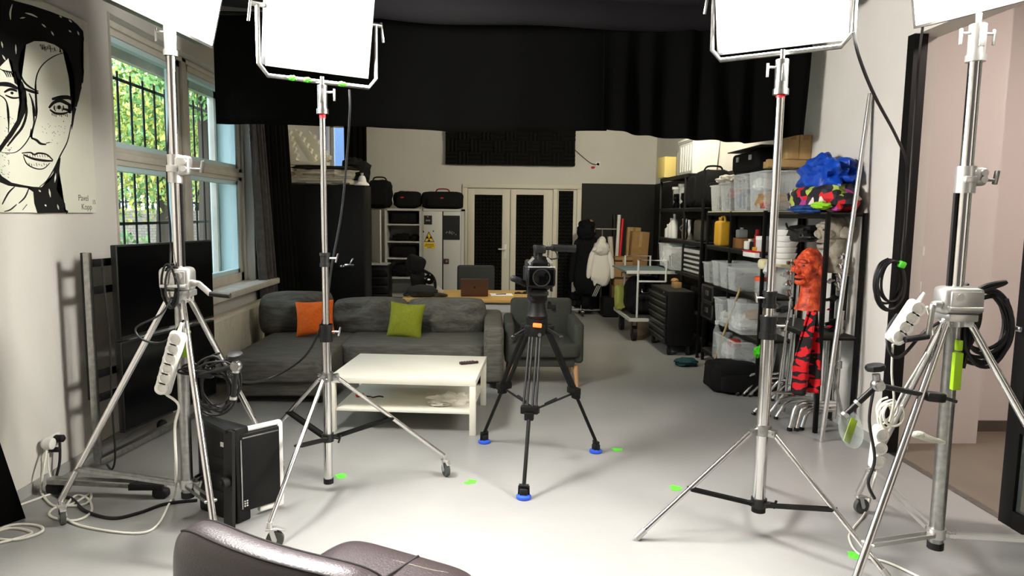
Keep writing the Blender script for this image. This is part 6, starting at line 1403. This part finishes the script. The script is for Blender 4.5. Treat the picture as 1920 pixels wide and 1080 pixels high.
c_stand('chrome grip stand with bent legs partly behind the pole of the lone stand', (((1436, 745), (1461, 712)), ((1447, 752), (1469, 722)), ((1458, 757), (1478, 729))), .2, 1.28)
c_stand('middle chrome grip stand with bent legs below the patterned cloth', (((1412, 778), (1446, 736)), ((1440, 781), (1464, 746)), ((1454, 786), (1474, 755))), .26, 1.1, (.03, .0))
c_stand('nearest chrome grip stand with bright bent legs right of the patterned cloth', (((1480, 808), (1493, 757)), ((1493, 808), (1504, 763)), ((1503, 806), (1514, 770))), .22, 1.0, (.02, .02), .0175)
a, b_ = U(1540, 828, z=.0), U(1632, 175, x=XR - .03)
one(MB().cyl(a, b_, .0185, seg=14), 'silver_pole', alu_m, 'long silver pole leaning against the right wall', 'pole')
# rods, arms and gear hanging in the near rack
for i, (pa, pb, yy, r_, m_, lab) in enumerate(((((1483, 560)), ((1460, 725)), 5.95, .012, chrome_m, 'slanting chrome rod left of the patterned cloth, nearer the lone stand'), (((1490, 590)), ((1475, 722)), 5.9, .014, steel_m, 'slanting steel rod between the bowls and the patterned cloth'), ((1485, 485), (1481, 560), 5.9, .010, chrome_m, 'short chrome rod hanging left of the orange mask'), ((1582, 475), (1573, 545), 5.5, .012, chrome_m, 'chrome rod in the near rack right of the grey mask'), ((1545, 640), (1548, 690), 5.9, .009, chrome_m, 'thin chrome rod low in the near rack'), ((1585, 632), (1580, 745), 5.75, .013, steel_m, 'steel tube standing under the black shelf of the near rack'), ((1574, 640), (1566, 735), 5.8, .011, chrome_m, 'chrome tube left of the steel tube under the black shelf'), ((1596, 632), (1592, 770), 5.7, .02, rubber_m, 'thick black tube at the back of the near rack'), ((1560, 690), (1582, 790), 5.3, .012, steel_m, 'steel rod slanting at the foot of the near rack'), ((1604, 518), (1580, 600), 5.55, .022, rubber_m, 'black padded arm hanging at the back of the near rack'))):
    A_, B_ = U(*pa, y=yy), U(*pb, y=yy)
    if B_.z < .45: B_ = A_ + (B_ - A_) * ((A_.z - .02) / (A_.z - B_.z))
    A_.x = min(A_.x, 2.98); B_.x = min(B_.x, 2.98)
    k = MB().cyl(A_, B_, r_, seg=12)
    if i in (2, 3): 
        for j in range(4): k.box(A_.lerp(B_, .1 + j * .25) + Vector((-.02, -.01, 0)), (.06, .03, .035), (0, .3 * j, 0), bev=.008)
    one(k, 'grip_rod', m_, lab, 'rod')
for i, (px, py, yy, m_, s_, lab) in enumerate(((1470, 515, 5.95, alu_m, .04, 'aluminium clamp left of the orange mask, upper one'), (1476, 532, 5.95, alu_m, .035, 'aluminium clamp left of the orange mask, lower one'), (1560, 505, 5.6, MATS['dark_clamp'], .05, 'dark clamp behind the leaning pole below the grey mask'), (1556, 527, 5.6, alu_m, .04, 'bright clamp beside the post below the grey mask'), (1562, 560, 5.6, black_m, .06, 'black grip head on the rack post right of the orange mask'), (1554, 580, 5.6, red_m, .018, 'small red knob above the black shelf'), (1556, 612, 5.6, red_m, .022, 'red clamp handle lying on the black shelf'), (1580, 605, 5.65, black_m, .07, 'black gear heap on the black shelf of the near rack'), (1590, 618, 5.6, black_m, .06, 'flat black gear piece at the right end of the black shelf'), (1470, 580, 6.0, black_m, .07, 'black arm sticking out behind the clamp of the lone stand'))):
    p_ = U(px, py, y=yy); p_.x = min(p_.x, 2.95); k = MB().box(p_, (s_, s_ * .8, s_), (.2 * i, .3, .4 * i), bev=s_ * .2).cyl(p_ - Vector((s_, 0, s_ * .2)), p_ + Vector((s_, 0, s_ * .2)), s_ * .22)
    one(k, 'grip_clamp', m_, lab, 'clamp')
# unseen lamp added to brighten the side room
t = thing('fill_lamp', 'added fill lamp on the side-room ceiling beyond the opening', 'ceiling lamp', (4.3, 3.2, ZC))
MB().bx(-.3, .3, -.3, .3, -.06, 0, bev=.01).build('housing', white_m, t); MB().bx(-.27, .27, -.27, .27, -.07, -.061).build('diffuser', mat('side_fill', (240, 240, 236), .6, emit=((255, 236, 226), 34)), t)
# ------------------------------------------------------------------ look
vs = scene.view_settings; scene.display_settings.display_device = 'sRGB'
vs.view_transform = 'Standard'; vs.look = 'None'; vs.gamma = 1; vs.use_curve_mapping = False; vs.exposure = 1.5
scene.cycles.max_bounces = 10; scene.cycles.transparent_max_bounces = 24; scene.cycles.use_denoising = True
scene.cycles.caustics_reflective = False; scene.cycles.sample_clamp_indirect = 8
